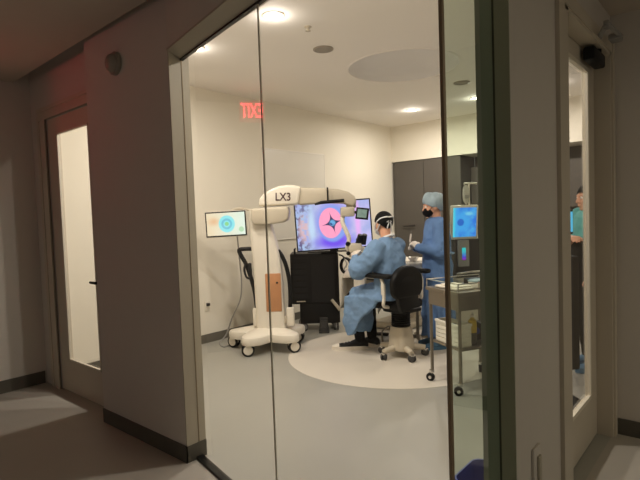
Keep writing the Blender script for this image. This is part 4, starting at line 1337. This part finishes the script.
pdl = thing('foot_pedal', 'metal foot pedal on the floor beside the black shoes', 'pedal', (4.70, 3.16, 0), math.radians(15))
b = MB(); b.prism([(-0.16, -0.10), (0.16, -0.10), (0.17, 0.02), (0.13, 0.15), (-0.13, 0.15), (-0.17, 0.02)], 0.002, 0.03); b.build('base_plate', M['grey'], pdl, bevel=0.006)
b = MB(); b.box((0.14, 0.05, 0.045), (0.06, 0.16, 0.03), bev=0.01); b.build('rocker', M['black2'], pdl)
b = MB(); b.tube(bez([(-0.15, -0.06, 0.025), (-0.15, -0.05, 0.11), (-0.10, -0.05, 0.15), (0.10, -0.05, 0.15), (0.15, -0.05, 0.11), (0.15, -0.06, 0.025)], 5), 0.010); b.build('handle', M['steel'], pdl)

# ------------------------------------------------------------------ steel cart by the corner post and what stands on it
CRZ = math.radians(-28.4)
CM = Matrix.Translation((3.60, 1.70, 0)) @ Matrix.Rotation(CRZ, 4, 'Z')
ct = thing('steel_cart', 'stainless steel instrument cart on casters behind the corner post', 'cart', (3.60, 1.70, 0), CRZ)
LX, LY = 0.50, 0.39
b = MB(); b.bb(-0.03, LX + 0.03, -0.03, LY + 0.03, 0.785, 0.812, 0.004); b.build('top', M['steel'], ct, smooth=False)
b = MB()
b.bb(-0.012, LX + 0.012, -0.012, -0.004, 0.665, 0.785); b.bb(-0.012, -0.004, -0.012, LY + 0.012, 0.665, 0.785); b.bb(-0.012, LX + 0.012, LY + 0.004, LY + 0.012, 0.74, 0.785); b.bb(LX + 0.004, LX + 0.012, -0.012, LY + 0.012, 0.74, 0.785)
b.build('apron', M['steel'], ct, smooth=False)
b = MB(); b.bb(0.0, LX, 0.0, LY, 0.345, 0.362, 0.003); b.build('shelf', M['steel'], ct, smooth=False)
b = MB()
z = 0.875
b.tube([(-0.02, -0.02, z), (LX + 0.02, -0.02, z), (LX + 0.02, LY + 0.02, z), (-0.02, LY + 0.02, z), (-0.02, -0.02, z)], 0.005, 8)
for (x, y) in ((-0.02, -0.02), (LX + .02, -0.02), (LX + .02, LY + .02), (-0.02, LY + .02)):
    b.tube([(x, y, 0.81), (x, y, z)], 0.005, 8)
b.build('guard_rail', M['chrome'], ct)
for i, (x, y) in enumerate(((0, 0), (LX, 0), (0, LY), (LX, LY))):
    b = MB(); b.tube([(x, y, 0.10), (x, y, 0.79)], 0.014, 14)
    lg = b.build('leg', M['steel'], ct)
    yaw = (2.6, 0.4, 2.2, 1.0)[i] 
    d_ = Vector((math.cos(yaw), math.sin(yaw), 0)); sd = Vector((-d_.y, d_.x, 0))
    c_ = Vector((x, y, 0)) + d_ * 0.018 + Vector((0, 0, 0.036))
    wb = MB(); wb.tube([c_ - sd * 0.014, c_ - sd * 0.010, c_ + sd * 0.010, c_ + sd * 0.014], [0.031, 0.036, 0.036, 0.031], 22); wb.build('wheel', M['black'], lg)
    hb = MB(); hb.tube([c_ - sd * 0.018, c_ + sd * 0.018], 0.014, 16); hb.box(Vector((x, y, 0.088)) + d_ * 0.006, (0.034, 0.034, 0.03), bev=0.006); hb.build('fork', M['chrome'], lg)

def on_cart(x, y, z): return CM @ Vector((x, y, z))
def cart_thing(name, label, cat, x, y, z, rz=0.0, group=None):
    p = on_cart(x, y, z)
    return thing(name, label, cat, (p.x, p.y, p.z), CRZ + rz, group)
t = cart_thing('folded_towel', 'white folded cloth spread on the near end of the steel cart', 'cloth', 0.10, 0.20, 0.813)
MB().box((0, 0, 0.009), (0.17, 0.30, 0.018), bev=0.008).build('lower_fold', M['cloth_white'], t)
MB().box((0.005, -0.02, 0.025), (0.15, 0.22, 0.014), bev=0.006).build('upper_fold', M['cloth_white'], t)
t = cart_thing('supply_box', 'small white supply box on the steel cart beside the folded cloth', 'box', 0.30, 0.14, 0.813, 0.2)
MB().bb(-0.07, 0.07, -0.05, 0.05, 0, 0.055, 0.004).build('body', M['glove'], t)
MB().bb(-0.073, 0.073, -0.053, 0.053, 0.046, 0.062, 0.004).build('lid', M['cap_blue'], t)
t = cart_thing('black_case', 'black case at the back of the steel cart top', 'case', 0.40, 0.30, 0.813, 0.1)
MB().bb(-0.09, 0.09, -0.06, 0.06, 0, 0.05, 0.008).build('body', M['black'], t)
MB().bb(-0.03, 0.03, -0.066, -0.06, 0.02, 0.032, 0.002).build('latch', M['chrome'], t)
# basket on the shelf
bk = cart_thing('basket', 'white slatted plastic basket on the lower shelf of the steel cart', 'basket', 0.078, 0.195, 0.363)
b = MB()
bx, by, bh = 0.056, 0.150, 0.175
b.bb(-bx, bx, -by, by, 0, 0.006)
for k in range(5):
    zz = 0.010 + k * 0.033
    for (a0, a1, c0, c1) in ((-bx - .004, bx + .004, -by - .004, -by), (-bx - .004, bx + .004, by, by + .004), (-bx - .004, -bx, -by, by), (bx, bx + .004, -by, by)):
        b.bb(a0, a1, c0, c1, zz, zz + 0.027)
for sx in (-1, 1):
    for k in range(6):
        y = -by + 2 * by * k / 5
        b.bb(sx * bx - .003, sx * bx + .003, y - .006, y + .006, 0, bh)
for sy in (-1, 1):
    for k in range(5):
        x = -bx + 2 * bx * k / 4
        b.bb(x - .006, x + .006, sy * by - .003, sy * by + .003, 0, bh)
b.build('body', M['basket'], bk, smooth=False)
b = MB()
for (a0, a1, c0, c1) in ((-bx - .01, bx + .01, -by - .01, -by + .002), (-bx - .01, bx + .01, by - .002, by + .01), (-bx - .01, -bx + .002, -by, by), (bx - .002, bx + .01, -by, by)):
    b.bb(a0, a1, c0, c1, bh - 0.012, bh + 0.006)
b.build('rim', M['basket'], bk, smooth=False)
# bottle
bt = cart_thing('squeeze_bottle', 'yellow topped bottle with dark lower half on the cart shelf beside the basket', 'bottle', 0.185, 0.085, 0.363)
MB().lathe([(0.001, 0.0), (0.032, 0.0), (0.034, 0.008), (0.034, 0.10), (0.001, 0.1005)], n=24).build('dark_label', M['dark_liquid'], bt)
MB().lathe([(0.001, 0.1), (0.034, 0.1), (0.034, 0.17), (0.032, 0.195), (0.016, 0.21), (0.015, 0.222), (0.001, 0.223)], n=24).build('bottle_body', M['yellow'], bt)
MB().lathe([(0.001, 0.222), (0.017, 0.222), (0.016, 0.24), (0.006, 0.248), (0.004, 0.27), (0.001, 0.271)], n=20).build('cap', M['glove'], bt)
t = cart_thing('tape_roll', 'dark roll standing on the cart shelf behind the yellow bottle', 'roll', 0.33, 0.20, 0.363, 0.5)
b = MB()
Rx = Euler((0, PI / 2, 0)).to_matrix()
b.lathe([(0.030, -0.03), (0.075, -0.03), (0.078, 0.0), (0.075, 0.03), (0.030, 0.03), (0.028, 0.0), (0.030, -0.03)], (0, 0, 0.0785), 32, Rx)
b.build('roll', M['black'], t)
MB().lathe([(0.001, -0.035), (0.030, -0.035), (0.030, 0.035), (0.001, 0.035)], (0, 0, 0.0785), 24, Rx).build('core', M['bin_blue'], t)

# ------------------------------------------------------------------ surgical console with blue screen
k0 = spot(143 / 500.96 * 5.7, 5.7)
KRZ = VIEW_RZ + 0.16
ko = thing('surgical_console', 'pale wheeled console with tilted blue screen and bag pole behind the steel cart', 'console', (k0.x, k0.y, 0), KRZ)
b = MB(); b.box((0.06, 0.05, 0.40), (0.44, 0.46, 0.58), bev=0.03); b.build('cabinet', M['white2'], ko)
b = MB(); b.box((0.06, 0.05, 0.10), (0.50, 0.52, 0.05), bev=0.02); b.build('base', M['white2'], ko)
for i, (x, y) in enumerate(((-0.16, -0.18), (0.28, -0.18), (-0.16, 0.28), (0.28, 0.28))):
    caster(ko, x, y, 0.09, 0.04, 0.4 + i, 0.022, 'rubber', 'grey')
b = MB(); b.box((0.04, 0.10, 0.90), (0.30, 0.30, 0.44), bev=0.01); b.build('upper_body', M['black'], ko)
b = MB(); b.box((-0.028, -0.065, 0.965), (0.13, 0.035, 0.30), bev=0.008); fp = b.build('fluidics_panel', M['grey'], ko)
sn = SN('fluidics_picture', 1.2)
col = sn.mix(sn.below(sn.z, 0.0, 0.05), (40, 196, 206), (70, 60, 214))
col = sn.mix(sn.below(sn.z, -0.05, 0.02), col, (150, 40, 190))
p = MB().bb(-0.022, 0.022, -0.002, 0.002, -0.068, 0.068).build('picture', sn.done(col), fp, smooth=False)
p.location = (-0.030, -0.086, 0.96)
b = MB(); b.tube([(0.155, 0.0, 0.66), (0.155, 0.0, 1.22)], 0.026); b.tube([(0.155, 0.0, 1.2), (0.05, 0.02, 1.26)], 0.024); b.build('screen_post', M['white'], ko)
b = MB(); b.tube(bez([(-0.13, -0.10, 0.74), (0.0, -0.15, 0.76), (0.14, -0.12, 0.76), (0.17, -0.02, 0.75)], 6), 0.013); b.build('grab_rail', M['chrome'], ko)
b = MB(); b.box((0.02, -0.19, 0.56), (0.10, 0.05, 0.12), bev=0.015); b.tube([(0.02, -0.20, 0.60), (0.08, -0.22, 0.67)], 0.018); b.build('foot_pedal_hook', M['black'], ko)
TS = Euler((0.10, 0, 0)).to_matrix()
fr_ = MB().box((-0.005, -0.05, 1.315), (0.325, 0.035, 0.385), TS, bev=0.012).build('screen_frame', M['white'], ko)
sn = SN('console_picture', 1.25)
nz = sn.noise(14, 3)
col = sn.mix(sn.below(nz, 0.5, 0.15), (30, 120, 238), (72, 172, 250))
col = sn.mix(sn.below(sn.dist(-0.05, 0.0), 0.115, 0.05), col, (64, 168, 252))
col = sn.mix(sn.below(sn.dist(-0.05, 0.0), 0.040, 0.006), col, (22, 104, 214))
col = sn.mix(sn.below(sn.x, -0.115, 0.02), col, (76, 214, 244))
col = sn.mix(sn.below(sn.dist(0.05, 0.095, 2.2, 1), 0.02, 0.01), col, (120, 204, 252))
p = MB().bb(-0.138, 0.138, -0.002, 0.002, -0.165, 0.165).build('picture', sn.done(col), fr_, smooth=False)
p.location = Vector((-0.005, -0.05, 1.315)) + TS @ Vector((0, -0.0185, 0)); p.rotation_euler = (0.10, 0, 0)
b = MB()
b.tube([(0.105, 0.04, 1.12), (0.105, 0.04, 1.755)], 0.011); b.tube([(0.05, 0.04, 1.755), (0.20, 0.04, 1.755)], 0.011)
b.tube([(0.05, 0.04, 1.755), (0.05, 0.04, 1.735)], 0.006); b.tube([(0.195, 0.04, 1.755), (0.195, 0.04, 1.735)], 0.006)
b.build('bag_pole', M['white'], ko)
bg = thing('fluid_bag', 'clear white fluid bag hanging on the pole above the blue screen', 'bag', (0, 0, 0), KRZ)
q_ = Matrix.Translation((k0.x, k0.y, 0)) @ Matrix.Rotation(KRZ, 4, 'Z') @ Vector((0.05, 0.0, 0))
bg.location = (q_.x, q_.y, 1.52)
b = MB()
b.loft([((0, 0, 0.0), (.012, 0, 0), (0, .010, 0)), ((0, 0, 0.03), (.034, 0, 0), (0, .020, 0)), ((0, 0, 0.09), (.042, 0, 0), (0, .024, 0)), ((0, 0, 0.16), (.040, 0, 0), (0, .018, 0)), ((0, 0, 0.195), (.030, 0, 0), (0, .008, 0)), ((0, 0, 0.215), (.012, 0, 0), (0, .004, 0))])
b.build('pouch', M['drape2'], bg)
b = MB(); b.bb(-0.024, 0.024, -0.026, -0.023, 0.06, 0.10); b.build('label_patch', M['grey'], bg, smooth=False)
b = MB(); b.tube(bez([(0, 0, 0.005), (0.0, 0.015, -0.03), (-0.02, 0.03, -0.09)], 4), 0.005, 8); b.build('tubing', M['glove'], bg)

# ------------------------------------------------------------------ monitor seen through the right door glass
m0 = spot(1.675, 3.5)
pm = thing('patient_monitor', 'small light blue screen on a black stand seen through the right door glass', 'monitor', (m0.x, m0.y, 0), VIEW_RZ + 0.1)
b = MB(); b.box((0, 0, 0.045), (0.30, 0.30, 0.05), bev=0.02); b.tube([(0, 0.03, 0.06), (0, 0.03, 1.25)], 0.03); b.box((0.03, 0.02, 0.70), (0.15, 0.18, 0.80), bev=0.02); b.build('stand', M['black'], pm)
hs = MB().box((0, 0, 1.335), (0.185, 0.045, 0.175), bev=0.01).build('housing', M['black'], pm)
MB().bb(-0.084, 0.084, -0.026, -0.0229, 1.265, 1.405).build('screen', M['cyan_screen'], hs, smooth=False)

# ------------------------------------------------------------------ blue bin just inside the glass corner
bn = thing('waste_bin', 'blue plastic bin on the floor just inside the glass corner', 'bin', (2.09, 0.882, 0), 0)
b = MB()
n = 40
b.rings([[Vector((x, y, z)) for x, y in rrect(0, 0, 0.125 * k, 0.098 * k, 0.05 * k, 9)] for k, z in ((0.80, 0.0), (0.82, 0.004), (1.0, 0.255), (1.04, 0.257), (1.04, 0.27), (0.98, 0.27), (0.965, 0.25), (0.79, 0.012))])
b.build('bucket', M['bin_blue'], bn, ang=40)
b = MB(); b.tube(bez([(-0.132, 0, 0.255), (-0.145, 0.0, 0.24), (-0.135, 0, 0.215)], 4), 0.008, 8); b.build('grip', M['bin_blue'], bn)
